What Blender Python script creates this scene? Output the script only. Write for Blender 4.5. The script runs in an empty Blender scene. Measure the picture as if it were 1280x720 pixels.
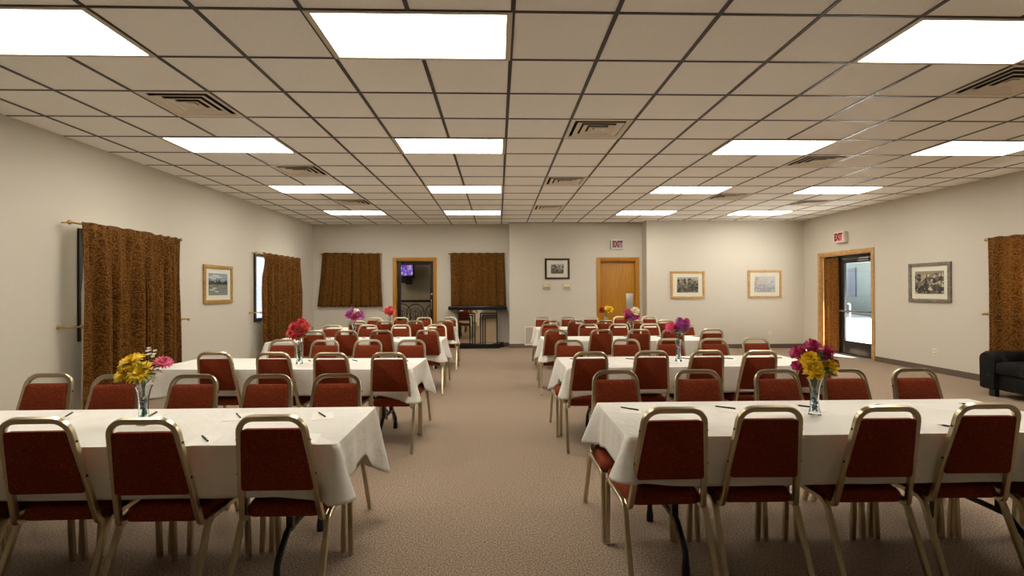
import bpy, bmesh, math, random
from mathutils import Vector, Matrix
R = random.Random(11)
PI = math.pi
SC = bpy.context.scene
COL = SC.collection
T = 0.6096                       # ceiling module
CZ = 3.017                       # ceiling height
XL, XR = -4.517, 7.254
YL, YM, YR, YF = 12.405, 12.07, 11.686, -3.4
XA, XB = 0.281, 3.50             # where the back wall steps

# ------------------------------------------------------------------ materials
def lin(c):
    return tuple(((v/255)/12.92 if v/255 <= .04045 else ((v/255+.055)/1.055)**2.4) for v in c)+(1.0,)
def mat(name, rgb, rough=.6, metal=0., **kw):
    m = bpy.data.materials.new(name); m.use_nodes = True
    b = m.node_tree.nodes['Principled BSDF']
    b.inputs['Base Color'].default_value = lin(rgb)
    b.inputs['Roughness'].default_value = rough
    b.inputs['Metallic'].default_value = metal
    for k, v in kw.items(): b.inputs[k.replace('_', ' ')].default_value = v
    return m
def nn(m, t, **kw):
    n = m.node_tree.nodes.new(t)
    for k, v in kw.items():
        if k in n.inputs.keys(): n.inputs[k].default_value = v
        else: setattr(n, k, v)
    return n
def lk(m, a, b): m.node_tree.links.new(a, b)
def bsdf(m): return m.node_tree.nodes['Principled BSDF']
def speckle(m, stops, scale, detail=3, bump=0., space='Object', rough=.6, dist=.002, stretch=None):
    tc = nn(m, 'ShaderNodeTexCoord'); src = tc.outputs[space]
    if stretch:
        mp = nn(m, 'ShaderNodeMapping'); mp.inputs['Scale'].default_value = stretch
        lk(m, src, mp.inputs['Vector']); src = mp.outputs['Vector']
    n = nn(m, 'ShaderNodeTexNoise'); n.inputs['Scale'].default_value = scale; n.inputs['Detail'].default_value = detail
    n.inputs['Roughness'].default_value = rough
    lk(m, src, n.inputs['Vector'])
    r = nn(m, 'ShaderNodeValToRGB'); e = r.color_ramp.elements
    e[0].position, e[0].color = stops[0][0], lin(stops[0][1]); e[1].position, e[1].color = stops[-1][0], lin(stops[-1][1])
    for p, c in stops[1:-1]:
        x = e.new(p); x.color = lin(c)
    lk(m, n.outputs['Fac'], r.inputs['Fac']); lk(m, r.outputs['Color'], bsdf(m).inputs['Base Color'])
    if bump:
        b = nn(m, 'ShaderNodeBump'); b.inputs['Strength'].default_value = bump; b.inputs['Distance'].default_value = dist
        lk(m, n.outputs['Fac'], b.inputs['Height']); lk(m, b.outputs['Normal'], bsdf(m).inputs['Normal'])
    return n, r
def emit(name, rgb, s):
    m = mat(name, (0, 0, 0)); b = bsdf(m)
    b.inputs['Emission Color'].default_value = lin(rgb); b.inputs['Emission Strength'].default_value = s
    return m

M = {}
M['wall'] = mat('wall_paint', (203, 197, 183), .75); speckle(M['wall'], [(.3, (200, 194, 180)), (.7, (206, 200, 187))], 60, 4, .12, dist=.003)
M['tile'] = mat('ceiling_tile', (200, 188, 168), .9); speckle(M['tile'], [(.30, (190, 182, 166)), (.40, (250, 247, 240)), (.8, (253, 251, 246))], 95, 5, .25, rough=.75, dist=.003)
M['tee'] = mat('bronze_tee', (38, 27, 16), .35, .2)
M['carpet'] = mat('carpet', (120, 98, 80), .95); speckle(M['carpet'], [(.34, (84, 68, 54)), (.5, (142, 122, 102)), (.66, (192, 172, 150))], 120, 3, .35, rough=.7, dist=.005)
M['base'] = mat('rubber_base', (98, 84, 73), .5)
M['oak'] = mat('oak', (186, 138, 62), .45); speckle(M['oak'], [(.3, (162, 106, 12)), (.7, (188, 132, 24))], 6, 5, .05, stretch=(9, 9, .5))
M['oakpale'] = mat('oak_frame', (192, 152, 92), .45); speckle(M['oakpale'], [(.3, (172, 128, 70)), (.7, (200, 160, 100))], 14, 4)
M['gold'] = mat('gold_frame', (178, 142, 72), .42, .2); speckle(M['gold'], [(.3, (160, 122, 55)), (.7, (190, 154, 84))], 20, 3)
M['darkwood'] = mat('dark_wood', (54, 32, 18), .4); speckle(M['darkwood'], [(.3, (42, 24, 13)), (.7, (66, 40, 24))], 20, 3)
M['greywood'] = mat('grey_wood', (112, 106, 92), .5); speckle(M['greywood'], [(.3, (86, 80, 68)), (.7, (136, 130, 116))], 24, 4)
M['bronze'] = mat('dark_bronze', (38, 32, 28), .4, .4)
M['black'] = mat('black_paint', (14, 13, 13), .35)
M['lacquer'] = mat('black_lacquer', (10, 9, 11), .22)
M['brass'] = mat('brass_tube', (194, 182, 153), .28, 1.)
M['nickel'] = mat('chrome_glide', (215, 212, 205), .2, 1.)
M['brassfit'] = mat('brass_fitting', (196, 164, 100), .28, 1.)
M['fabric'] = mat('maroon_fabric', (100, 24, 10), .9, Specular_IOR_Level=.15)
speckle(M['fabric'], [(.30, (88, 29, 11)), (.50, (119, 48, 22)), (.66, (138, 62, 34)), (.73, (226, 176, 140))], 125, 4, .25, rough=.75)
M['cloth'] = mat('white_cloth', (226, 223, 214), .8); speckle(M['cloth'], [(.3, (224, 221, 212)), (.7, (229, 226, 218))], 6, 5, .6, dist=.02)
M['paper'] = mat('paper', (238, 235, 226), .7)
M['yellow'] = mat('yellow_plastic', (222, 208, 70), .5)
M['plate'] = mat('almond_plastic', (226, 220, 206), .45)
M['beige'] = mat('beige_plastic', (206, 192, 160), .5)
M['slot'] = mat('dark_slot', (60, 52, 44), .6)
M['ventmetal'] = mat('vent_metal', (232, 222, 204), .5)
M['ventdark'] = mat('duct_dark', (16, 12, 9), .8)
M['lightrim'] = mat('light_rim', (206, 196, 176), .5)
M['panel'] = emit('light_panel', (255, 247, 233), 15.3)
M['mirror'] = mat('mirror_glass', (206, 198, 182), .04, 1.)
M['velvet'] = mat('black_velvet', (10, 10, 11), .6, Specular_IOR_Level=.25); speckle(M['velvet'], [(.40, (7, 7, 8)), (.60, (12, 12, 13)), (.75, (52, 50, 50))], 9, 4, .3, dist=.02)
M['siding'] = mat('teal_siding', (84, 98, 97), .7); speckle(M['siding'], [(.3, (81, 95, 94)), (.7, (88, 102, 100))], 3, 2, stretch=(.2, .2, 8))
M['snow'] = mat('pale_ground', (224, 226, 228), .9); speckle(M['snow'], [(.3, (218, 220, 222)), (.7, (230, 232, 233))], 2, 4)
M['fence'] = mat('grey_blue_fence', (62, 72, 92), .7)
M['screen'] = emit('tv_screen', (120, 80, 235), 1.0)
_n, _r = speckle(M['screen'], [(.40, (84, 56, 226)), (.56, (140, 110, 236)), (.66, (226, 204, 240))], 14, 2)
lk(M['screen'], _r.outputs['Color'], bsdf(M['screen']).inputs['Emission Color'])
M['exitface'] = emit('exit_face', (255, 236, 226), .35)
M['exitred'] = mat('exit_red', (120, 14, 12), .6)
M['exitglow'] = emit('exit_red_lit', (255, 176, 164), .75)
M['leaf'] = mat('leaf_green', (62, 92, 34), .6); speckle(M['leaf'], [(.3, (58, 90, 26)), (.7, (116, 146, 56))], 30, 2)
M['stem'] = mat('stem_green', (60, 88, 40), .6)
def glass(name, rgb=(255, 255, 255), rough=.02):
    return mat(name, rgb, rough, Transmission_Weight=1., IOR=1.45)
M['vase'] = glass('vase_glass', (238, 246, 246))
def pane(name, rgb, fac=.9):
    # thin window glass: mostly straight-through, a little mirror
    m = bpy.data.materials.new(name); m.use_nodes = True; t = m.node_tree; t.nodes.clear()
    o = nn(m, 'ShaderNodeOutputMaterial'); mx = nn(m, 'ShaderNodeMixShader'); tr = nn(m, 'ShaderNodeBsdfTransparent'); gl = nn(m, 'ShaderNodeBsdfGlossy')
    tr.inputs['Color'].default_value = lin(rgb); gl.inputs['Roughness'].default_value = .01
    f = nn(m, 'ShaderNodeFresnel'); f.inputs['IOR'].default_value = 1.45
    g = nn(m, 'ShaderNodeNewGeometry'); k = nn(m, 'ShaderNodeMath', operation='SUBTRACT'); k.inputs[0].default_value = 1
    q = nn(m, 'ShaderNodeMath', operation='MULTIPLY'); lk(m, g.outputs['Backfacing'], k.inputs[1]); lk(m, f.outputs[0], q.inputs[0]); lk(m, k.outputs[0], q.inputs[1])
    lk(m, q.outputs[0], mx.inputs[0]); lk(m, tr.outputs[0], mx.inputs[1]); lk(m, gl.outputs[0], mx.inputs[2]); lk(m, mx.outputs[0], o.inputs['Surface'])
    return m
M['pane'] = pane('window_glass', (252, 253, 253))
M['panetint'] = pane('tinted_door_glass', (226, 222, 212))
def curtain_mat():
    m = mat('damask_curtain', (100, 62, 20), .8, Specular_IOR_Level=.2)
    tc = nn(m, 'ShaderNodeTexCoord')
    n0 = nn(m, 'ShaderNodeTexNoise'); n0.inputs['Scale'].default_value = 9; n0.inputs['Detail'].default_value = 2
    lk(m, tc.outputs['UV'], n0.inputs['Vector'])
    mx = nn(m, 'ShaderNodeMixRGB'); mx.inputs['Fac'].default_value = .10
    lk(m, tc.outputs['UV'], mx.inputs['Color1']); lk(m, n0.outputs['Color'], mx.inputs['Color2'])
    v = nn(m, 'ShaderNodeTexVoronoi', feature='DISTANCE_TO_EDGE'); v.inputs['Scale'].default_value = 8
    lk(m, mx.outputs['Color'], v.inputs['Vector'])
    w = nn(m, 'ShaderNodeMath', operation='SINE'); w2 = nn(m, 'ShaderNodeMath', operation='MULTIPLY'); w2.inputs[1].default_value = 36
    lk(m, v.outputs['Distance'], w2.inputs[0]); lk(m, w2.outputs[0], w.inputs[0])
    n = nn(m, 'ShaderNodeTexNoise'); n.inputs['Scale'].default_value = 100; n.inputs['Detail'].default_value = 3
    lk(m, tc.outputs['UV'], n.inputs['Vector'])
    a = nn(m, 'ShaderNodeMath', operation='MULTIPLY_ADD'); a.inputs[1].default_value = .075
    lk(m, w.outputs[0], a.inputs[0]); lk(m, n.outputs['Fac'], a.inputs[2])
    r = nn(m, 'ShaderNodeValToRGB'); e = r.color_ramp.elements
    e[0].position, e[0].color = .34, lin((60, 28, 6)); e[1].position, e[1].color = .74, lin((176, 132, 58))
    x = e.new(.50); x.color = lin((90, 53, 11)); x = e.new(.60); x.color = lin((120, 78, 21))
    lk(m, a.outputs[0], r.inputs['Fac']); lk(m, r.outputs['Color'], bsdf(m).inputs['Base Color'])
    # light passing through the weave comes out paler and golden
    r2 = nn(m, 'ShaderNodeValToRGB'); e = r2.color_ramp.elements
    e[0].position, e[0].color = .36, lin((150, 86, 26)); e[1].position, e[1].color = .70, lin((252, 210, 140)); lk(m, a.outputs[0], r2.inputs['Fac'])
    tr = nn(m, 'ShaderNodeBsdfTranslucent'); lk(m, r2.outputs['Color'], tr.inputs['Color'])
    ms = nn(m, 'ShaderNodeMixShader'); ms.inputs[0].default_value = .16
    out = m.node_tree.nodes['Material Output']
    lk(m, bsdf(m).outputs[0], ms.inputs[1]); lk(m, tr.outputs[0], ms.inputs[2]); lk(m, ms.outputs[0], out.inputs['Surface'])
    return m
M['curtain'] = curtain_mat()
M['liner'] = mat('curtain_lining', (214, 204, 182), .8)

# ------------------------------------------------------------------ object helpers
def tag(o, label=None, cat=None, group=None, kind=None):
    if label: o['label'] = label
    if cat: o['category'] = cat
    if group: o['group'] = group
    if kind: o['kind'] = kind
    return o
def thing(name, label, cat, loc=(0, 0, 0), rz=0, group=None, kind=None):
    o = bpy.data.objects.new(name, None); COL.objects.link(o)
    o.location = loc; o.rotation_euler = (0, 0, rz); o.empty_display_size = .1
    return tag(o, label, cat, group, kind)
def obj(name, bm, m, parent=None, smooth=True, loc=None, label=None, ang=40):
    bmesh.ops.recalc_face_normals(bm, faces=bm.faces)
    me = bpy.data.meshes.new(name); bm.to_mesh(me); bm.free()
    o = bpy.data.objects.new(name, me); COL.objects.link(o)
    for x in (m if isinstance(m, (list, tuple)) else [m]): me.materials.append(x)
    if smooth:
        me.polygons.foreach_set('use_smooth', [True]*len(me.polygons))
        me.set_sharp_from_angle(angle=math.radians(ang))
    if parent: o.parent = parent
    if loc: o.location = loc
    if label: o['label'] = label
    return o
def copy_tree(o, parent=None):
    c = o.copy(); COL.objects.link(c)
    if parent: c.parent = parent
    for ch in list(o.children): copy_tree(ch, c)
    return c
def box(bm, a, b, bev=0., mi=0):
    vs = [bm.verts.new((x, y, z)) for x in (a[0], b[0]) for y in (a[1], b[1]) for z in (a[2], b[2])]
    fs = []
    for q in ((0, 1, 3, 2), (4, 6, 7, 5), (0, 4, 5, 1), (2, 3, 7, 6), (0, 2, 6, 4), (1, 5, 7, 3)):
        f = bm.faces.new([vs[i] for i in q]); f.material_index = mi; fs.append(f)
    if bev:
        es = list({e for f in fs for e in f.edges})
        r = bmesh.ops.bevel(bm, geom=es, offset=bev, segments=2, affect='EDGES', profile=.6)
        for f in r['faces']: f.material_index = mi
    return bm
def B(*boxes, bev=0.):
    bm = bmesh.new()
    for a, b in boxes: box(bm, a, b, bev)
    return bm
def fillet(pts, rads, n=6):
    """polyline with rounded corners"""
    P = [Vector(p) for p in pts]; out = [P[0]]
    for i in range(1, len(P)-1):
        r = rads if not isinstance(rads, (list, tuple)) else rads[i-1]
        a = (P[i-1]-P[i]); b = (P[i+1]-P[i]); la, lb = a.length, b.length; a.normalize(); b.normalize()
        th = a.angle(b)
        if r <= 0 or th > PI-.01: out.append(P[i]); continue
        d = min(r/math.tan(th/2), la*.49, lb*.49); rr = d*math.tan(th/2)
        c = P[i]+(a+b).normalized()*(rr/math.sin(th/2))
        u = P[i]+a*d-c; w = P[i]+b*d-c; tot = u.angle(w)
        for k in range(n+1):
            t = k/n
            v = (u*math.sin((1-t)*tot)+w*math.sin(t*tot))/math.sin(tot)
            out.append(c+v)
    out.append(P[-1]); return out
def sweep(bm, pts, r, n=8, square=False, up=None, cap=True, mi=0, closed=False):
    """tube along pts; r a number or list; square gives a square section with eased corners"""
    P = [Vector(p) for p in pts]; rings = []; prev = None
    for i, p in enumerate(P):
        if closed: t = P[(i+1) % len(P)]-P[i-1]
        else: t = (P[min(i+1, len(P)-1)]-P[max(i-1, 0)])
        t.normalize()
        if prev is None:
            u = Vector(up) if up else (Vector((0, 0, 1)) if abs(t.z) < .9 else Vector((1, 0, 0)))
        else: u = prev
        u = (u-t*u.dot(t)); u.normalize(); prev = u; w = t.cross(u)
        rr = r[i] if isinstance(r, (list, tuple)) else r
        ring = []
        if square:
            c = .72
            for (a, b) in ((1, c), (c, 1), (-c, 1), (-1, c), (-1, -c), (-c, -1), (c, -1), (1, -c)):
                ring.append(bm.verts.new(p+(u*a+w*b)*rr))
        else:
            for k in range(n):
                a = 2*PI*k/n; ring.append(bm.verts.new(p+(u*math.cos(a)+w*math.sin(a))*rr))
        rings.append(ring)
    m = len(rings[0]); last = len(rings) if closed else len(rings)-1
    for i in range(last):
        A, Bq = rings[i], rings[(i+1) % len(rings)]
        for k in range(m):
            f = bm.faces.new((A[k], A[(k+1) % m], Bq[(k+1) % m], Bq[k])); f.material_index = mi
    if cap and not closed:
        f = bm.faces.new(rings[0]); f.material_index = mi; f = bm.faces.new(rings[-1]); f.material_index = mi
    return bm
def lathe(bm, prof, n=24, c=(0, 0, 0), mi=0):
    rings = []
    for (r, z) in prof:
        if r < 1e-5: rings.append([bm.verts.new((c[0], c[1], c[2]+z))])
        else: rings.append([bm.verts.new((c[0]+r*math.cos(2*PI*k/n), c[1]+r*math.sin(2*PI*k/n), c[2]+z)) for k in range(n)])
    for a, b in zip(rings, rings[1:]):
        for k in range(n):
            k2 = (k+1) % n
            v = [a[k] if len(a) > 1 else a[0], a[k2] if len(a) > 1 else a[0], b[k2] if len(b) > 1 else b[0], b[k] if len(b) > 1 else b[0]]
            u = []
            for x in v:
                if x not in u: u.append(x)
            if len(u) > 2:
                f = bm.faces.new(u); f.material_index = mi
    return bm
def outline(pts, r, n=5):
    """rounded closed 2-D outline"""
    out = []; N = len(pts)
    for i in range(N):
        p, a, b = Vector(pts[i]), Vector(pts[i-1]), Vector(pts[(i+1) % N])
        rr = r[i] if isinstance(r, (list, tuple)) else r
        ua = (a-p).normalized(); ub = (b-p).normalized(); th = ua.angle(ub); d = rr/math.tan(th/2)
        c = p+(ua+ub).normalized()*(rr/math.sin(th/2)); u = p+ua*d-c; w = p+ub*d-c; tot = u.angle(w)
        for k in range(n+1):
            t = k/n; out.append(c+(u*math.sin((1-t)*tot)+w*math.sin(t*tot))/math.sin(tot))
    return out
def cushion(bm, pts, prof, place):
    """stack of scaled outlines: prof = [(inset, height)], place(x, y, h) -> 3-D"""
    c = sum(pts, Vector((0, 0)))/len(pts); rings = []
    for ins, h in prof:
        ring = []
        for p in pts:
            d = p-c; q = c+d*max(0., 1-ins/max(d.length, 1e-6)); ring.append(bm.verts.new(place(q.x, q.y, h)))
        rings.append(ring)
    n = len(pts)
    for a, b in zip(rings, rings[1:]):
        for k in range(n): bm.faces.new((a[k], a[(k+1) % n], b[(k+1) % n], b[k]))
    bm.faces.new(rings[0]); bm.faces.new(rings[-1])
    return bm

# ------------------------------------------------------------------ room shell
def struct(name, bm, m, label=None, smooth=False, parent=None):
    o = obj(name, bm, m, parent, smooth)
    if not parent: tag(o, label, None, None, 'structure')
    return o
def wall_boxes(u0, u1, z0, z1, holes):
    """rectangles around openings: list of (u0,u1,z0,z1)"""
    us = sorted({u0, u1, *[h[0] for h in holes], *[h[1] for h in holes]}); out = []
    for a, b in zip(us, us[1:]):
        mid = (a+b)/2; hs = sorted([h for h in holes if h[0] < mid < h[1]], key=lambda h: h[2]); z = z0
        for h in hs:
            if h[2] > z: out.append((a, b, z, h[2]))
            z = h[3]
        if z < z1: out.append((a, b, z, z1))
    return out
WT = .18
WIN_L = [(5.52, 7.06, .86, 2.08), (9.42, 11.30, .82, 2.10)]
WIN_R = (5.35, 6.98, .90, 2.08)
DOOR_R = (9.53, 11.08, 0, 2.12)
WIN_B = [(-4.16, -2.95, 1.06, 2.26), (-1.06, .06, 1.06, 2.26)]
DOOR_B = (-2.50, -1.57, 0, 2.13)
DOOR_M = (2.465, 3.36, 0, 2.10)
ZT = CZ+.10
floor = bmesh.new(); box(floor, (XL-WT, YF-WT, -.1), (XR+WT, YL+WT, 0))
struct('floor', floor, M['carpet'], 'brown speckled carpet floor of the hall')
bm = bmesh.new()
for a, b, c, d in wall_boxes(YF, YL, 0, ZT, WIN_L): box(bm, (XL-WT, a, c), (XL, b, d))
struct('wall_left', bm, M['wall'], 'off white left wall with two curtained windows')
bm = bmesh.new()
for a, b, c, d in wall_boxes(YF, YL, 0, ZT, [WIN_R, DOOR_R]): box(bm, (XR, a, c), (XR+WT, b, d))
struct('wall_right', bm, M['wall'], 'off white right wall with the glass exit door')
bm = bmesh.new()
for a, b, c, d in wall_boxes(XL-WT, XA, 0, ZT, WIN_B+[DOOR_B]): box(bm, (a, YL, c), (b, YL+WT, d))
struct('wall_back_left', bm, M['wall'], 'off white back wall section with the glass door')
bm = bmesh.new()
for a, b, c, d in wall_boxes(XA, XB+.1, 0, ZT, [DOOR_M]): box(bm, (a, YM, c), (b, YL+WT, d))
struct('wall_back_middle', bm, M['wall'], 'off white back wall section with the oak door')
bm = bmesh.new(); box(bm, (XB, YR, 0), (XR+WT, YL+WT, ZT))
struct('wall_back_right', bm, M['wall'], 'off white projecting back wall section with two framed prints')
bm = bmesh.new(); box(bm, (XL-WT, YF-WT, 0), (XR+WT, YF, ZT))
struct('wall_front', bm, M['wall'], 'off white wall behind the viewpoint')
# baseboards
def base(name, boxes): struct(name, B(*boxes, bev=.003), M['base'], 'brown rubber baseboard along the '+name.split('_', 1)[1].replace('_', ' ')+' wall')
bh, bt = .10, .012
base('baseboard_left', [((XL, YF, 0), (XL+bt, YL, bh))])
base('baseboard_right', [((XR-bt, YF, 0), (XR, DOOR_R[0]-.075, bh)), ((XR-bt, DOOR_R[1]+.075, 0), (XR, YR, bh))])
base('baseboard_back_left', [((XL+bt, YL-bt, 0), (DOOR_B[0]-.075, YL, bh)), ((DOOR_B[1]+.075, YL-bt, 0), (XA, YL, bh))])
base('baseboard_back_middle', [((XA-bt, YM-bt, 0), (DOOR_M[0]-.075, YM, bh)), ((XA-bt, YM, 0), (XA, YL-bt, bh))])
base('baseboard_back_right', [((XB-bt, YR-bt, 0), (XR-bt, YR, bh)), ((XB-bt, YR, 0), (XB, YM-bt, bh))])

# ceiling: lay-in tiles above a bronze grid
gx = lambda i: (.156+i)*T
gy = lambda j: (4.785+j)*T
LIGHTS = [(-6, 0), (-2, 0), (4, 0), (-6, 4), (-2, 4), (4, 4), (8, 4), (-6, 8), (-2, 8), (4, 8), (8, 8), (-6, 12), (-2, 12), (4, 12), (8, 12), (8, 0)]
VENTS = [(-5, 2), (-5, 6), (-5, 10), (1, 3), (1, 7), (1, 11), (6, 1), (6, 5), (6, 9), (9, 10)]
skip = {(i+k, j) for i, j in LIGHTS for k in (0, 1)} | set(VENTS)
bm = bmesh.new(); rec = .005
for i in range(-8, 12):
    for j in range(-11, 17):
        if (i, j) in skip: continue
        x0, x1, y0, y1 = max(gx(i), XL-.05), min(gx(i+1), XR+.05), max(gy(j), YF-.05), min(gy(j+1), YL+.05)
        if x1 <= x0 or y1 <= y0: continue
        box(bm, (x0, y0, CZ+rec), (x1, y1, CZ+rec+.016))
struct('ceiling', bm, M['tile'], 'suspended ceiling of speckled tan tiles')
bm = bmesh.new(); hw = .0135
for i in range(-7, 12): box(bm, (gx(i)-hw, YF, CZ), (gx(i)+hw, YL, CZ+rec+.004))
lset = {(i, j) for i, j in LIGHTS}
for j in range(-10, 17):
    if YF < gy(j) < YL: box(bm, (XL, gy(j)-.010, CZ+.0006), (XR, gy(j)+.010, CZ+rec+.005))
# notch the tees that would cross a light
bmesh.ops.recalc_face_normals(bm, faces=bm.faces)
tee = struct('trim_1', bm, M['tee'], 'dark bronze grid of the suspended ceiling')
bm = bmesh.new(); box(bm, (XL-WT, YF-WT, CZ+.32), (XR+WT, YL+3.9, CZ+.40))
struct('ceiling_roof', bm, M['ventdark'], 'roof deck above the tiles')

WORD = {-6: 'left', -2: 'centre left', 4: 'centre right', 8: 'far right'}
ROWW = {-4: 'behind the viewpoint', 0: 'nearest', 4: 'second', 8: 'third', 12: 'farthest'}
def make_light(i, j, first=[]):
    lab = 'glowing white rectangular ceiling panel, %s column, %s row' % (WORD[i], ROWW[j])
    if first:
        o = copy_tree(first[0])
    else:
        o = thing('ceiling_light', lab, 'ceiling light')
        w, d = T*2-.004, T-.004; f = bmesh.new(); r = .036
        for a, b in (((-w/2, -d/2, -.004), (w/2, -d/2+r*.7, .010)), ((-w/2, d/2-r*.7, -.004), (w/2, d/2, .010)), ((-w/2, -d/2+r*.7, -.004), (-w/2+r, d/2-r*.7, .010)), ((w/2-r, -d/2+r*.7, -.004), (w/2, d/2-r*.7, .010))): box(f, a, b)
        obj('frame', f, M['lightrim'], o, False)
        g = bmesh.new(); box(g, (-w/2+r, -d/2+r*.7, .002), (w/2-r, d/2-r*.7, .008)); obj('diffuser', g, M['panel'], o, False)
        h = bmesh.new(); box(h, (-w/2+.01, -d/2+.01, .012), (w/2-.01, d/2-.01, .10)); obj('housing', h, M['lightrim'], o, False)
        first.append(o)
    tag(o, lab, 'ceiling light', 'rectangular ceiling light panels')
    o.location = (gx(i+1), (gy(j)+gy(j+1))/2, CZ)
for i, j in LIGHTS: make_light(i, j)
# the middle tee stops at each light
cut = bmesh.new()
cut.from_mesh(tee.data); cut.clear()
for i in range(-7, 12):
    gaps = sorted([(gy(j), gy(j+1)) for (li, j) in LIGHTS if li+1 == i]); y = YF
    for a, b in gaps+[(YL, YL)]:
        if a > y: box(cut, (gx(i)-hw, max(y, YF), CZ), (gx(i)+hw, min(a, YL), CZ+rec+.004))
        y = b
for j in range(-10, 17):
    if YF < gy(j) < YL: box(cut, (XL, gy(j)-.010, CZ+.0006), (XR, gy(j)+.010, CZ+rec+.005))
bmesh.ops.recalc_face_normals(cut, faces=cut.faces); cut.to_mesh(tee.data); cut.free()

def make_vent(i, j, lab, first=[]):
    if first: o = copy_tree(first[0])
    else:
        o = thing('ceiling_vent', lab, 'vent'); h = T/2-.004
        def ring(bm, a, za, b, zb, t=.004):
            for k in range(4):
                A = [Vector((x, y)) for x, y in ((-1, -1), (1, -1), (1, 1), (-1, 1))]; p, q = A[k], A[(k+1) % 4]
                v = [bm.verts.new((p.x*a, p.y*a, za)), bm.verts.new((q.x*a, q.y*a, za)), bm.verts.new((q.x*b, q.y*b, zb)), bm.verts.new((p.x*b, p.y*b, zb))]
                w = [bm.verts.new((x.co.x, x.co.y, x.co.z+t)) for x in v]
                bm.faces.new(v); bm.faces.new(w[::-1])
                for m_ in range(4): bm.faces.new((v[m_], v[(m_+1) % 4], w[(m_+1) % 4], w[m_]))
        f = bmesh.new(); ring(f, h, 0, h-.035, 0); ring(f, h-.035, 0, h-.050, .012); obj('frame', f, M['ventmetal'], o, False)
        for a in (.228, .160, .094):
            l = bmesh.new(); ring(l, a, -.006, a-.056, .014); ring(l, a, -.008, a-.010, -.006); obj('louver', l, M['ventmetal'], o, False)
        c = bmesh.new(); box(c, (-.030, -.030, .006), (.030, .030, .012)); obj('centre_plate', c, M['ventmetal'], o, False)
        d = bmesh.new(); box(d, (-h+.01, -h+.01, .06), (h-.01, h-.01, .07))
        for s in (-1, 1):
            box(d, (s*(h-.012)-.004, -h+.01, .012), (s*(h-.012)+.004, h-.01, .06)); box(d, (-h+.01, s*(h-.012)-.004, .012), (h-.01, s*(h-.012)+.004, .06))
        obj('duct_box', d, M['ventdark'], o, False); first.append(o)
    tag(o, lab, 'vent', 'square ceiling air diffusers'); o.location = ((gx(i)+gx(i+1))/2, (gy(j)+gy(j+1))/2, CZ)
VL = {-5: 'left side of the ceiling', 1: 'centre of the ceiling', 6: 'right side of the ceiling', 9: 'back right corner of the ceiling'}
cnt = {}
for i, j in VENTS:
    cnt[i] = cnt.get(i, 0)+1
    w = ['nearest', 'second', 'farthest'][cnt[i]-1]
    make_vent(i, j, 'square metal ceiling air diffuser in the %s%s' % (VL[i], '' if i == 9 else ', %s of three' % w))

# ------------------------------------------------------------------ outside and the room behind the glass door
bm = bmesh.new(); box(bm, (XR+WT, -25, -.16), (80, 80, -.06)); box(bm, (-40, -25, -.16), (XL-WT, 60, -.06))
struct('ground_outside', bm, M['snow'], 'bright white ground outside the glass exit door')
bld = thing('building', 'pale teal building seen through the glass exit door', 'building', (27, 35, -.06), -.35)
bm = bmesh.new(); box(bm, (-4, -14, 0), (4, 14, 5.4)); obj('wall', bm, M['siding'], bld, False)
bm = bmesh.new()
for s in (-1, 1):
    v = [bm.verts.new(p) for p in ((s*4.9, -14.6, 5.2), (s*4.9, 14.6, 5.2), (0, 14.6, 7.6), (0, -14.6, 7.6), (s*4.9, -14.6, 5.4), (s*4.9, 14.6, 5.4), (0, 14.6, 7.8), (0, -14.6, 7.8))]
    for q in ((0, 1, 2, 3), (4, 5, 6, 7), (0, 1, 5, 4), (1, 2, 6, 5), (2, 3, 7, 6), (3, 0, 4, 7)): bm.faces.new([v[k] for k in q])
obj('roof', bm, M['greywood'], bld, False)
for y in (-9, -5.2, -1.4, 2.4):
    bm = bmesh.new(); box(bm, (-4.06, y-.6, 1.0), (-3.98, y+.6, 2.6)); obj('window', bm, M['fence'], bld, False)
fn = thing('fence', 'grey blue board fence outside the left windows', 'fence', (-8.2, 8, -.06))
bm = bmesh.new()
for k in range(72): box(bm, (-.012, -6+k*.3, .05), (.012, -6+k*.3+.285, 1.62))
obj('boards', bm, M['fence'], fn, False)
bm = bmesh.new()
for k in range(10): box(bm, (-.11, -6+k*2.38, 0), (-.012, -5.9+k*2.38, 1.66))
obj('posts', bm, M['fence'], fn, False)
bm = bmesh.new(); box(bm, (XR+WT, 3.5, 2.62), (XR+WT+.64, 13.2, 2.70))
struct('trim_2', bm, M['bronze'], 'roof overhang outside the right wall')
# hall beyond the glass door
HX0, HX1, HY1 = -5.2, .25, 15.9
bm = bmesh.new(); box(bm, (HX0, YL+WT, -.1), (HX1, HY1, 0)); struct('floor_hall', bm, M['carpet'], 'carpet of the hall beyond the glass door')
for nm_, a, b in (('back', (HX0, HY1, 0), (HX1, HY1+.1, CZ)), ('left', (HX0-.1, YL+WT, 0), (HX0, HY1+.1, CZ)), ('right', (HX1, YL+WT, 0), (HX1+.1, HY1+.1, CZ))):
    bm = bmesh.new(); box(bm, a, b); struct('wall_hall_'+nm_, bm, M['wall'], 'plain %s wall of the hall beyond the glass door' % nm_)
bm = bmesh.new(); box(bm, (HX0-.1, YL+WT, CZ-.3), (HX1+.1, HY1+.1, CZ-.2)); struct('ceiling_hall', bm, M['tile'], 'ceiling of the hall beyond the glass door')
bm = bmesh.new(); box(bm, (HX0, HY1-.02, 1.02), (HX1, HY1, 1.09), .004); struct('trim_3', bm, M['bronze'], 'dark chair rail on the hall wall')
hall_fill = thing('ceiling_light', 'added unseen fill panel on the ceiling of the hall beyond the glass door', 'ceiling light', (-3.9, 14.3, CZ-.3))  # fill light added to brighten the hall; no lamp is visible in there
obj('frame', B(((-.32, -.32, -.03), (.32, .32, 0)), bev=.004), M['lightrim'], hall_fill, False)
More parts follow.
